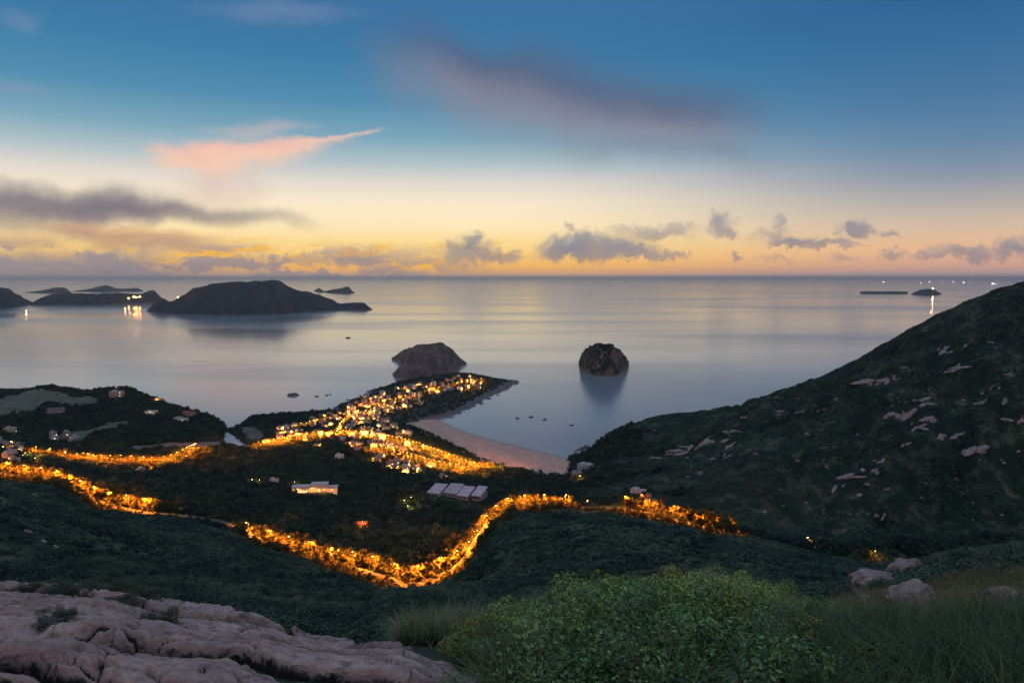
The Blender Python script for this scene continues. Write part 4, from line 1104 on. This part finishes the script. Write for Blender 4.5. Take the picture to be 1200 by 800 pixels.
def sample(mask, dens, cap):
    w = (area*dens*mask*cellv*inside).ravel(); tot = w.sum(); n = int(min(cap, tot))
    idx = rng.choice(len(w), n, p=w/tot); i, j = np.unravel_index(idx, area.shape)
    u, v = rng.uniform(size=n)[:, None], rng.uniform(size=n)[:, None]
    P = A[i, j]*(1-u)*(1-v)+A[i+1, j]*u*(1-v)+A[i, j+1]*(1-u)*v+A[i+1, j+1]*u*v
    keep = np.ones(n, bool)
    for s in range(0, n, 20000):
        q = P[s:s+20000]
        if q[:, 1].max() > 350:
            d = np.hypot(q[:, None, 0]-OC[None, :, 0], q[:, None, 1]-OC[None, :, 1])
            keep[s:s+20000] &= (d > OC[None, :, 2]).all(1)
            for t0 in range(0, len(roads_xy), 300):
                rr = roads_xy[t0:t0+300]
                keep[s:s+20000] &= (np.hypot(q[:, None, 0]-rr[None, :, 0], q[:, None, 1]-rr[None, :, 1]) > 5.5).all(1)
    keep &= np.array([(int(a//4), int(b//4)) not in clear_cells for a, b in P[:, :2]])
    keep &= (P[:, 2] > .5) & ~in_poly(P[:, 0], P[:, 1], BEACH)
    print('sampled', n, 'of', int(tot), 'kept', keep.sum())
    return P[keep]
def put(name, label, cat, P, base, meshes, lo=.7, hi=1.4, flat_=.8):
    n = len(P); s = base*rng.uniform(lo, hi, n)
    SC = np.stack([s, s, s*rng.uniform(.7, 1.2, n)*flat_], -1)
    P = P.copy(); P[:, 2] -= s*.12
    return scatter(name, label, cat, P, SC, rng.uniform(0, 6.28, n), rng.integers(0, len(meshes), n), meshes)
hillside = np.where((Tc > 6.5) & (Xc > 60+.10*Yc+110*fbm(Xc/70, Yc/70, 4, 95)), 1, 0)          # the mountain on the far side of the valley
patch = sstep(-.35, .25, fbm(Xc/60, Yc/60, 4, 88)+.3*fbm(Xc/14, Yc/14, 3, 89))
valley = (Tc > 6.1) & (Tc < 10.97) & (hillside == 0)
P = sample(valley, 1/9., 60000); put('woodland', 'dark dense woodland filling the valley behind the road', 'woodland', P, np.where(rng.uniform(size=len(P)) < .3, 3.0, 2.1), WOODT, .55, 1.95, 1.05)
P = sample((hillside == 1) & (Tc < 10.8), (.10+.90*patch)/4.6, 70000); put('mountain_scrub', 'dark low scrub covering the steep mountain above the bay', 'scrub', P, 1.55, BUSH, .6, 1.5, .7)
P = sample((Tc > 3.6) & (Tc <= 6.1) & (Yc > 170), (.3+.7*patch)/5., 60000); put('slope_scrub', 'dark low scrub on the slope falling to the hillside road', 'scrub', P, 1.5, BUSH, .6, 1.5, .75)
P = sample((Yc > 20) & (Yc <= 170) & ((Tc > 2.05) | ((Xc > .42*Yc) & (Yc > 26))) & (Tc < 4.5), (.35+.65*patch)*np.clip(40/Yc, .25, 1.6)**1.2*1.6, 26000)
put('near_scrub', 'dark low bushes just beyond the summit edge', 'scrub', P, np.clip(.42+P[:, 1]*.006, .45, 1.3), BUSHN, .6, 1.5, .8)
# the undergrowth that crowds both verges of the lit roads, too dense to count
def verge(p_, keep, far_, near_, per, zmin=1.2):
    out = []
    for i in range(len(p_[0])):
        if not keep(i): continue
        up = p_[2][i] if p_[2][i][1] > 0 else -p_[2][i]
        for _ in range(per):
            d_ = random.uniform(4.5, far_) if random.random() < .56 else -random.uniform(4.5, near_)
            q_ = p_[0][i]+up*d_+p_[1][i]*random.uniform(-3, 3)
            if not all((q_[0]-a_)**2+(q_[1]-b_)**2 > 52 for a_, b_ in houses_xy): continue
            z_ = ground_z(*q_)
            if z_ and z_[0] > zmin: out.append((q_[0], q_[1], z_[0], 1. if d_ > 0 else .72))
    return out
VG = verge((MP, MT, MN), lambda i: seg_of(MPX[i]) is not None, 30, 17, 13)+verge((P2, T2, N2), lambda i: True, 22, 10, 8)
for v_, w_ in zip(VROADS, VW): VG += verge(v_, lambda i: True, 22, 20, 8 if w_ > 1 else 2)
for x_, y_ in VILLAGE_XY:                                  # gardens between the village houses
    for _ in range(7):
        a_, d_ = random.uniform(0, 6.28), random.uniform(7.5, 17)
        q_ = (x_+d_*math.cos(a_), y_+d_*math.sin(a_))
        if not all((q_[0]-c_)**2+(q_[1]-e_)**2 > 46 for c_, e_ in VILLAGE_XY): continue
        z_ = ground_z(*q_)
        if z_ and z_[0] > 1.5: VG.append((q_[0], q_[1], z_[0], .45))
for _ in range(90):
    h_ = hit(random.uniform(-20, 52), random.uniform(516, 547))
    if all((h_[0].x-c_)**2+(h_[0].y-e_)**2 > 46 for c_, e_ in houses_xy): VG.append((h_[0].x, h_[0].y, h_[0].z, .55))
VG = np.array(VG); n_ = len(VG); s_ = rng.uniform(.75, 1.6, n_)*VG[:, 3]; P = VG[:, :3].copy(); P[:, 2] -= s_*2.2
scatter('roadside_growth', 'tangled trees and bushes crowding the verges of the lit roads', 'undergrowth', P, np.stack([s_, s_, s_], -1), rng.uniform(0, 6.28, n_), rng.integers(0, 6, n_), [t_[1] for t_ in TREES])
# scrub on the headland and on the islets
def on_mesh(V, F, n, zmin, keepf=None):
    a, b, c_ = V[F[:, 0]], V[F[:, 1]], V[F[:, 3]]
    ar = np.linalg.norm(np.cross(b-a, c_-a), axis=1); nz = np.abs(np.cross(b-a, c_-a)[:, 2])/(ar+1e-9)
    w = ar*(V[F].min(axis=1)[:, 2] > zmin)*(nz > .55)
    i = rng.choice(len(F), n, p=w/w.sum()); u, v = rng.uniform(size=(2, n, 1))
    q = V[F[i]]
    return q[:, 0]*(1-u)*(1-v)+q[:, 1]*u*(1-v)+q[:, 2]*u*v+q[:, 3]*(1-u)*v
P = on_mesh(hv, hf, 5200, 4.2); d = np.hypot(P[:, None, 0]-OC[None, :, 0], P[:, None, 1]-OC[None, :, 1]); P = P[(d > OC[None, :, 2]*.9).all(1)]
put('headland_scrub', 'dark trees and scrub between the headland houses', 'scrub', P, 2.3, WOODT, .6, 1.4, .9)
P = on_mesh(*ISLE2, 2600, 8.); put('islet_trees', 'green scrub capping the round islet', 'scrub', P, 2.6, WOODT, .6, 1.3, .8)
P = on_mesh(*ISLE1, 700, 9.); put('islet_scrub', 'thin dark scrub on the brown islet', 'scrub', P, 1.7, BUSH, .6, 1.3, .7)

DV = []
for i in range(len(MP)):                                   # dark bushes along the unlit stretches of the road
    if 174 < MPX[i] < 283 or 672 < MPX[i] < 731:
        up = MN[i] if MN[i][1] > 0 else -MN[i]
        for _ in range(4):
            q_ = MP[i]-up*random.uniform(4.8, 9)+MT[i]*random.uniform(-3, 3); z_ = ground_z(*q_); DV.append((q_[0], q_[1], z_[0]))
put('road_verge', 'dark bushes screening the unlit stretch of the hillside road', 'scrub', np.array(DV), 2.6, WOODT, .6, 1.4, 1.1)
# ------------------------------------------------------------------ boulders
def rock_mesh(seed, flat_=.55, n=3, mat='boulder', rough=.35):
    bm = bmesh.new(); bmesh.ops.create_icosphere(bm, subdivisions=n, radius=1)
    r = np.random.default_rng(seed); co = np.array([v.co[:] for v in bm.verts])
    for _ in range(11):                                    # broken faces
        d = r.normal(size=3); d /= np.linalg.norm(d); k = r.uniform(.55, .9)
        s = co@d; co -= np.clip(s-k, 0, None)[:, None]*d*.85
    co *= (1+rough*.35*fbm(co[:, 0]*2+seed, co[:, 1]*2+co[:, 2]*1.7, 4, seed))[:, None]
    co *= np.array([1, .8, flat_])
    for v, c_ in zip(bm.verts, co): v.co = c_
    me = bpy.data.meshes.new('boulder'); bm.to_mesh(me); bm.free()
    me.polygons.foreach_set('use_smooth', [True]*len(me.polygons)); me.materials.append(M[mat]); return me
RK = [rock_mesh(500+i, .5, 3, 'boulder', .75) for i in range(8)]; SRK = [rock_mesh(520+i, .6, 3, 'wet_rock') for i in range(4)]; M['tor'] = rock_mat('weathered_granite', (.11,.08,.075), (.31,.225,.21), (.48,.365,.34), 1.5, .1)
BRK = [rock_mesh(540+i, .55, 4, 'tor', .7) for i in range(4)]
def boulder(p, nrm, s, sx, me, label, group, name='boulder', sink=.25, rot=None, sz=.8):
    o_ = link(name, me); z = Vector(nrm).normalized(); z = (z*.75+Vector((0,0,.25))).normalized()
    a = random.uniform(0, 6.28) if rot is None else rot
    x = Vector((math.cos(a), math.sin(a), 0)); x = (x-z*x.dot(z)).normalized(); y = z.cross(x)
    Rm = Matrix((x, y, z)).transposed().to_4x4()
    o_.matrix_world = Matrix.Translation(Vector(p)-z*s*.3*sink)@Rm@Matrix.Diagonal((s*sx, s, s*sz, 1))
    tag(o_, label, 'boulder', group)
    return o_
PATCH = [(1108,410,22,10,5),(1120,432,22,10,5),(1135,405,12,5,2),(1090,385,14,6,3),(1028,447,34,7,6),(1045,442,20,6,4),(1050,488,30,10,6),(1080,470,22,14,6),(1090,490,24,10,5),(1075,502,22,8,4),(1145,525,34,12,6),(1060,520,10,5,2),(1185,440,16,8,3),(1190,490,22,10,4),
    (1110,512,30,7,4),(940,480,16,8,4),(960,478,18,8,4),(918,484,14,6,3),(970,493,8,6,2),(905,470,12,5,2),(852,505,20,8,4),(838,517,28,8,6),(810,522,24,7,5),(790,530,28,8,6),(770,535,20,6,3),(745,522,22,7,4),(860,520,16,10,4),(845,535,24,7,4),(815,553,14,6,3),(805,560,10,8,2),(1000,560,24,7,4),(1020,552,24,6,4),(985,570,20,5,3),
    (1030,540,18,6,3),(1010,580,16,6,3),(1120,560,14,5,2),(1150,470,18,7,3),(1165,455,12,6,2),(890,530,10,5,2),(930,540,10,5,2),(965,525,10,5,2),(1000,510,12,5,2),(1130,470,12,6,2),(1028,605,22,10,4),(988,622,10,10,2),(1000,600,14,6,3),(960,600,12,5,2),(925,590,12,5,2),(900,600,10,5,2),(760,505,14,5,2),(730,540,12,5,2),(1060,430,10,4,2),(1120,385,8,4,2),(1160,400,10,5,2),(1180,470,14,6,3),(870,490,10,4,2),(935,465,8,4,2)]
nb = 0
for ip_, (px_, py_, w_, h_, n_) in enumerate(PATCH):
    where = 'high on the mountain' if py_ < 460 else ('on the middle slope of the mountain' if py_ < 540 else 'near the foot of the mountain')
    side = 'above the bay' if px_ < 880 else ('under the summit ridge' if px_ > 1060 else 'in the central gully')
    for _ in range(int(n_*1.05+.5)):
        hh = hit(px_+random.uniform(-.5, .5)*w_*1.0, py_+random.uniform(-.5, .5)*h_*.8)
        if not hh or hh[2] < 400: continue
        s = random.uniform(.13, .30)*w_*hh[2]/FP*.62
        boulder(hh[0], hh[1], s, random.uniform(1.4, 2.6), random.choice(RK), 'bare pink granite boulder %s %s' % (where, side), 'granite boulders %s %s' % (where, side), rot=random.uniform(-.5, .9)); nb += 1
kb_ = 0
while kb_ < 50:                                           # single stones strewn over the slope
    hh = hit1(random.uniform(740, 1200), random.uniform(345, 610))
    if not hh or not 560 < hh[2] < 1350: continue
    if fbm(hh[0].x/45, hh[0].y/45, 2, 91) < .12: continue
    boulder(hh[0], hh[1], random.uniform(1.1, 3.0), random.uniform(1., 2.), random.choice(RK), 'small lone granite stone scattered over the steep scrub slope', 'small stones on the mountain', rot=random.uniform(-.5, .9)); kb_ += 1
# rocks on the dark spur at the left and on the near slope
for px_, py_, w_ in ((18,572,16),(40,580,20),(72,588,14),(15,612,22),(32,622,26),(52,634,20),(20,665,18),(65,640,14),(310,676,8),(378,667,6),(160,690,14),(185,672,10)):
    hh = hit(px_, py_)
    boulder(hh[0], hh[1], w_*.2*hh[2]/FP, 1.9, random.choice(RK), 'grey granite boulder on the dark slope above the hillside road', 'boulders on the dark slope', rot=-.6)
# boulders in the grass beside the viewpoint
for px_, py_, w_, sx, lab, k_ in ((1066,677,34,1.5,'tilted pink slab of granite standing up from the grass',0),(1070,712,44,1.7,'flat pink boulder in the grass below the tilted slab',1),(1172,708,32,1.5,'pale boulder in the dry grass east of the flat one',2),
        (1020,690,34,2.2,'long low rock in the grass beside the tilted slab',3),(1015,706,14,1.4,'small pale stone at the edge of the shrubs',0),(1130,668,14,1.6,'small rock on the grassy rise past the tilted slab',1),(1118,674,10,1.5,'little white stone in the grassy rise',2)):
    hh = hit(px_, py_)
    boulder(hh[0], hh[1], w_*.50*hh[2]/FP, sx*.8, BRK[k_], lab, None, sink=-1.3, rot=.35, sz=1.35)
# shore rocks
for lst, lab, n_ in (((( 527,489),(540,483),(552,477),(562,471),(574,465),(585,461),(596,455),(604,448)), 'dark sea-worn rock along the foot of the headland', 3),
                     (((664,548),(667,541),(671,535),(676,530),(681,526),(686,523),(668,553),(671,549)), 'grey shore rock at the far end of the beach', 4),
                     (((440,456),(425,464),(410,470),(432,460)), 'dark rock off the north shore of the village', 2)):
    for px_, py_ in lst:
        for _ in range(n_):
            x, y, z = sea_at(px_+random.uniform(-3, 3), py_+random.uniform(-2, 2), .4)
            boulder((x, y, .5), (0, 0, 1), random.uniform(2.2, 5.5), random.uniform(1., 1.7), random.choice(SRK), lab, lab.replace('rock', 'rocks', 1), 'shore_rock')
for px_, py_, s, sx, lab in ((344,463,13,1.3,'dark hump of rock alone in the calm sea off the village'),(371,464.5,5,1.,'small dark sea rock beside the bigger hump'),(383,463,5,.8,'small dark sea rock nearest the village shore'),(387,462,3,1.2,'tiny sea rock awash by the village shore')):
    x, y, z = sea_at(px_, py_)
    boulder((x, y, .6), (0, 0, 1), s, sx, SRK[0] if s > 6 else SRK[1], lab, None, 'sea_rock', rot=.2)

# ------------------------------------------------------------------ boats, ships and far lights
M['hull'] = flat_mat('boat_hull', (.05,.05,.06), .5, .2); M['cabin'] = flat_mat('boat_cabin', (.20,.20,.21), .5, .15); M['ship'] = flat_mat('ship_hull', (.10,.07,.07), .6, .2)
M['ship_light'] = emit_mat('ship_lights', (1, .88, .72), 26); M['far_light'] = emit_mat('far_lamp', (1, .50, .12), 150); M['beacon'] = emit_mat('lighthouse_lamp', (1, .56, .22), 400)
def hull_mesh(L, B, D):
    mb = MB(); n = 9; V = []
    for i in range(n):
        t = i/(n-1); b = B/2*(1-abs(2*t-1.05)**2.6*.9) if t > .1 else B/2*.8
        b = max(b, .04*B); x = (t-.5)*L; sh = D*(1+.5*abs(2*t-1)**2)
        V += [(x, -b, sh), (x, -b*.7, -D*.2), (x, 0, -D*.45), (x, b*.7, -D*.2), (x, b, sh)]
    F = [(i*5+k, i*5+k+1, i*5+6+k, i*5+5+k) for i in range(n-1) for k in range(4)]
    F += [(i*5+4, i*5, i*5+5, i*5+9) for i in range(n-1)]+[(0, 1, 2, 3, 4)[::-1], tuple((n-1)*5+k for k in range(5))]
    mb.add(V, F); return mb
def boat(px_, py_, L, rz, label, group=None, lamp=0):
    x, y, z = sea_at(px_, py_); r_ = empty('fishing_boat', (x, y, 0), rz); tag(r_, label, 'boat', group)
    hull_mesh(L, L*.34, L*.11).build('hull', M['hull'], r_)
    c_ = MB(); c_.box(-L*.22, L*.12, -L*.11, L*.11, L*.10, L*.25); c_.box(-L*.24, L*.14, -L*.13, L*.13, L*.251, L*.275); c_.build('cabin', M['cabin'], r_)
    m_ = MB(); m_.tube([(L*.2,0,L*.08),(L*.2,0,L*.42)], [L*.012,L*.006], 5); m_.build('mast', M['lamp_pole'], r_)
    if lamp:
        b = MB(); b.ball((L*.2, 0, L*.45), 1.6, 8, 6); b.build('deck_lamp', M['far_light'], r_)
        l_ = bpy.data.objects.new('lamp_light', light_data('boat%d' % lamp, (1,.6,.28), lamp, 2.)); COL.objects.link(l_); l_.parent = r_; l_.location = (L*.2, 0, L*.45+3)
for px_, py_, L, rz, lab in ((606.5,490,8.5,.2,'small dark boat moored at the headland end of the row in the bay'),(622.5,488.5,10,-.1,'larger dark boat second from the headland in the moored row'),(638.5,491.5,9,.4,'dark boat in the middle of the bay past the larger one'),(670,498,8,-.4,'dark boat moored apart nearest the mountain shore')):
    boat(px_, py_, L, rz, lab)
boat(408,396,22,.1,'lone dark boat far out between the broad island and the brown islet')
boat(30,366,26,.3,'small boat with a bright lamp off the western headland',None,16000)
boat(146,363,26,.2,'small boat with a pale lamp off the long peninsula',None,9000)
def ship(px_, Y, L, label, lit=1., rz=0.):
    X, _, _ = world(px_, Y, 0); r_ = empty('cargo_ship', (float(X), Y, 0), rz); tag(r_, label, 'ship')
    hull_mesh(L, L*.16, L*.06).build('hull', M['ship'], r_)
    s_ = MB(); s_.box(-L*.42, -L*.28, -L*.06, L*.06, L*.055, L*.17); s_.box(-L*.30, -L*.27, -L*.075, L*.075, L*.17, L*.19); s_.build('superstructure', M['cabin'], r_)
    m_ = MB(); m_.tube([(L*.1,0,L*.05),(L*.1,0,L*.16)], [L*.008,L*.004], 5); m_.build('mast', M['cabin'], r_)
    if lit:
        b = MB()
        for k in range(int(4*lit)+2): b.box(-L*.27+k*L*.085, -L*.27+k*L*.085+L*.02, -L*.085, -L*.078, L*.09, L*.12)
        b.box(-L*.42, -L*.28, -L*.066, -L*.0605, L*.07, L*.16); b.build('deck_lights', M['ship_light'], r_)
for px_, Y, L, lit, lab in ((1036,40000,200,1,'lit cargo ship on the horizon before the flat islet'),(1080,40000,170,1,'lit cargo ship on the horizon beside the lighthouse'),(1090,42000,150,1,'second lit ship close by the one over the lighthouse'),(1104,44000,160,.6,'faint lit ship just past the lighthouse islet'),
        (1118,45000,170,.6,'faint lit ship midway to the mountain ridge'),(1130,38000,200,1,'bright lit ship short of the mountain ridge'),(1138,42000,150,.6,'dim ship beside the bright one'),(1165,30000,230,1.5,'brightest lit ship close to the mountain ridge'),(806,38000,240,0,'unlit dark ship alone on the middle horizon')):
    ship(px_, Y, L, lab, lit)
M['white'] = flat_mat('white_paint', (.7,.7,.68), .6, .1)
def lighthouse(px_, py_):
    Y = H/math.tan(math.atan((345.2-400)/FP)+TH)+140; X, _, _ = world(px_, Y, 40); zt = None
    z0 = float(hz(339.5, Y))
    r_ = empty('lighthouse', (float(X), Y, z0-6), 0); tag(r_, 'white lighthouse with a warm beam on the low humped islet', 'lighthouse')
    t = MB(); t.tube([(0,0,-8),(0,0,2),(0,0,22)], [5.5,5,3.6], 14); t.build('tower', M['white'], r_, True)
    g_ = MB(); g_.tube([(0,0,22.01),(0,0,22.8)], [5.2,5.2], 14); g_.build('gallery', M['white'], r_)
    l_ = MB(); l_.tube([(0,0,22.81),(0,0,29)], [3.6,3.6], 12); l_.build('lantern', M['beacon'], r_)
    c_ = MB(); c_.tube([(0,0,29.01),(0,0,32)], [4.4,.4], 12); c_.build('cap', M['white'], r_)
    lo_ = bpy.data.objects.new('lamp_light', light_data('beacon', (1,.62,.32), 3.0e5, 6.)); COL.objects.link(lo_); lo_.parent = r_; lo_.location = (0,-9,30)
lighthouse(1093, 340)
def mast(px_, py_, Y, watts, label, big_=1.):
    X, _, _ = world(px_, Y, 20); z0 = float(hz(py_, Y))
    r_ = empty('floodlight_mast', (float(X), Y, z0-25), 0); tag(r_, label, 'floodlight')
    p_ = MB(); p_.tube([(0,0,-20),(0,0,24)], [.9,.5], 6); p_.build('pole', M['lamp_pole'], r_)
    h_ = MB(); h_.box(-3.6*big_,3.6*big_,-1.2,1.2,24.02,27.5); hd = h_.build('lamp_bank', M['far_light'], r_)
    if watts:
        lo_ = bpy.data.objects.new('lamp_light', light_data('mast%d' % watts, (1,.38,.05), watts, 3.)); COL.objects.link(lo_); lo_.parent = r_; lo_.location = (0,-8,29)
Yp = H/math.tan(math.atan((356-400)/FP)+TH)
for px_, py_, w_, lab, b_ in ((151,349.5,3e4,'floodlight at the west end of the bright pier cluster',1.),(157,347.5,7e4,'tallest floodlight in the middle of the pier cluster',1.6),(160,348.5,7e4,'floodlight just east of the tallest one',1.4),(164,348,3e4,'floodlight at the east end of the pier cluster',1.)):
    mast(px_, py_, Yp-60, w_, lab, b_)
for px_, lab in ((69,'single house light at the west end of the long peninsula'),(77,'second house light along the long peninsula'),(88,'faint house light midway on the long peninsula'),(93,'house light east of the faint one on the peninsula'),(101,'house light nearest the pier on the peninsula')):
    mast(px_, 349.5, Yp-40, 0, lab, .35)
mast(209, 348, Yp-900, 0, 'single yellow light on the western tip of the broad island', .8)
# ------------------------------------------------------------------ shrubs, grass and herbs round the viewpoint
def shrub_mesh(seed, n, leaf, aspect, mat, k=10, w=.6, h=.8):
    r = np.random.default_rng(seed); pr = random.Random(seed)
    blobs = [(pr.uniform(-w,w), pr.uniform(-w,w), pr.uniform(.15,h), pr.uniform(.16,.30)) for _ in range(k)]+[(0,0,.3,.42)]
    lm = leaves_mesh('leaves', seed, n, blobs, leaf, aspect, .0, mat)
    sm = MB()
    for b in blobs: sm.tube([(b[0]*.1,b[1]*.1,-.1),(b[0]*.55,b[1]*.55,b[2]*.55),(b[0],b[1],b[2]+b[3]*.5)], [.016,.011,.004], 5)
    m_ = sm.mesh('stems', True); m_.materials.append(M['bark'])
    return lm, m_
SHR = {'a': [shrub_mesh(700+i, 5200, .034, 1.6, M['shrub_a'], 14) for i in range(4)],
       'b': [shrub_mesh(720+i, 4400, .029, 1.4, M['shrub_b'], 14) for i in range(3)],
       'c': [shrub_mesh(740+i, 3400, .039, 2.0, M['shrub_c'], 12) for i in range(3)]}
SL = {'a': 'dense shrub with broad dark green leaves in the thicket', 'b': 'grey green shrub with small leaves in the thicket', 'c': 'yellowish shrub with long leaves in the thicket'}
def surf(px_, Y):
    j = int(np.clip(round((px_-PXS[0])/2.6), 0, len(PXS)-1)); z = float(np.interp(Y, TY[:, j], TZ[:, j]))
    return float(world(px_, Y, z)[0]), Y, z
nsh = 0
spots = []
r5 = random.Random(3)
for _ in range(6000):
    px_ = r5.uniform(500, 1290); Y = 5.6+13.5*r5.random()**.8
    lim = 19.5 if px_ < 930 else max(7.5, 19.5-(px_-930)*.07)
    if Y > lim: continue
    if px_ < 680 and r5.random() > (px_-548)/130.: continue
    x, y, z = surf(px_, Y)
    if any((x-a)**2+(y-b)**2 < ((.30+.018*Y)*(1. if px_ < 930 else .8))**2 for a, b in spots): continue
    spots.append((x, y)); nsh += 1
    k = r5.choices('abc', (5, 4, 1.6) if Y > 9 else (3, 6, 1))[0]
    lm, sm = r5.choice(SHR[k])
    s = r5.uniform(.55, 1.0)*(1.12 if 690 < px_ < 880 else .9)*(.85 if px_ < 640 else 1.)*(.6 if px_ > 930 else 1.)
    r_ = empty('shrub', (x, y, z-.05), r5.uniform(0, 6.28)); r_.scale = (s*1.15, s*1.15, s*r5.uniform(.7, 1.15))
    tag(r_, SL[k]+(' on the summit crest' if Y > 14 else (' midway down the summit' if Y > 9 else ' close to the viewpoint')), 'shrub', 'shrubs with ' + {'a': 'broad dark leaves', 'b': 'small grey leaves', 'c': 'long yellowish leaves'}[k])
    link('leaves', lm, None, r_); link('stems', sm, None, r_)
    if nsh >= 298: break
print('shrubs', nsh)
def tuft(seed, n, L, w, spread, droop):
    r = np.random.default_rng(seed); V = []; F = []
    for _ in range(n):
        a = r.uniform(0, 6.28); rr = abs(r.normal(0, spread)); b = a+r.normal(0, .9)
        p = np.array([math.cos(a)*rr, math.sin(a)*rr, 0]); l = L*r.uniform(.5, 1.2); lean = r.uniform(.15, 1)*droop
        d = np.array([math.cos(b), math.sin(b), 0]); sd = np.array([-d[1], d[0], 0])*w*r.uniform(.7, 1.3); i0 = len(V)
        for k in range(5):
            t = k/4; c_ = p+d*lean*l*t**1.8+np.array([0, 0, l*(t-.42*lean*t**2.2)])
            V += [c_-sd*(1-t)**.7*.5, c_+sd*(1-t)**.7*.5]
        F += [(i0+2*k, i0+2*k+1, i0+2*k+3, i0+2*k+2) for k in range(4)]
    me = mesh_np('tuft', V, F, True); me.materials.append(M['grass']); return me
TUFT = [tuft(800+i, 34, .55, .014, .10, .9) for i in range(3)]+[tuft(820+i, 26, .75, .020, .08, 1.2) for i in range(3)]
DRY = []
for a_ in TUFT[:3]:
    c_ = a_.copy(); c_.materials.clear(); c_.materials.append(M['dry_grass']); DRY.append(c_)
def grass_on(n, f, name, label, s0, idx, tufts=TUFT):
    P = []
    r = random.Random(n)
    while len(P) < n:
        px_, Y = f(r)
        P.append(surf(px_, Y))
    P = np.array(P); s = s0*rng.uniform(.55, 1.35, n)
    scatter(name, label, 'grass', P, np.stack([s, s, s*rng.uniform(.7, 1.2, n)], -1), rng.uniform(0, 6.28, n), rng.integers(*idx, n), tufts)
grass_on(5600, lambda r: (lambda p_: (p_, (5.5 if p_ > 565 else 12.)+(20 if p_ < 940 else 6.5)*r.random()*(1 if p_ > 565 else .5)))(r.uniform(470, 960) if r.random() < .78 else r.uniform(960, 1330)), 'thicket_grass', 'long arching grass growing through the thicket', .85, (0, 6))
grass_on(9000, lambda r: (r.uniform(900, 1330), 14+95*r.random()**1.1), 'grass', 'dry tufted grass on the rise beside the boulders', .62, (0, 3), DRY)
grass_on(6000, lambda r: (r.uniform(500, 740), 17+45*r.random()), 'slope_grass', 'coarse grass on the shoulder between slab and thicket', .6, (0, 3), DRY)
# small plants in the hollows of the granite
M['low_leaf'] = leaf_mat('hollow_plant_leaves', [(.006,.020,.010), (.014,.036,.016), (.03,.055,.022), (.06,.075,.03)], .5)
LOWP = []
for a_, b_ in SHR['a']:
    c_ = a_.copy(); c_.materials.clear(); c_.materials.append(M['low_leaf']); LOWP.append((c_, b_))
k = 0
for px_, Y in [(100+r5.uniform(-40, 75), r5.uniform(11.2, 12.6)) for _ in range(26)]+[(r5.uniform(-40, 330), r5.uniform(7.2, 12)) for _ in range(12)]:
    x, y, z = surf(px_, Y); gz = ground_z(x, y)
    lm, sm = r5.choice(LOWP); s = r5.uniform(.18, .34)
    r_ = empty('low_plant', (x, y, gz[0]-.06), r5.uniform(0, 6.28)); r_.scale = (s*1.3, s*1.3, s*.7)
    tag(r_, 'low dark plant rooted in a hollow of the granite slab', 'plant', 'plants in the granite hollows')
    link('leaves', lm, None, r_); link('stems', sm, None, r_)
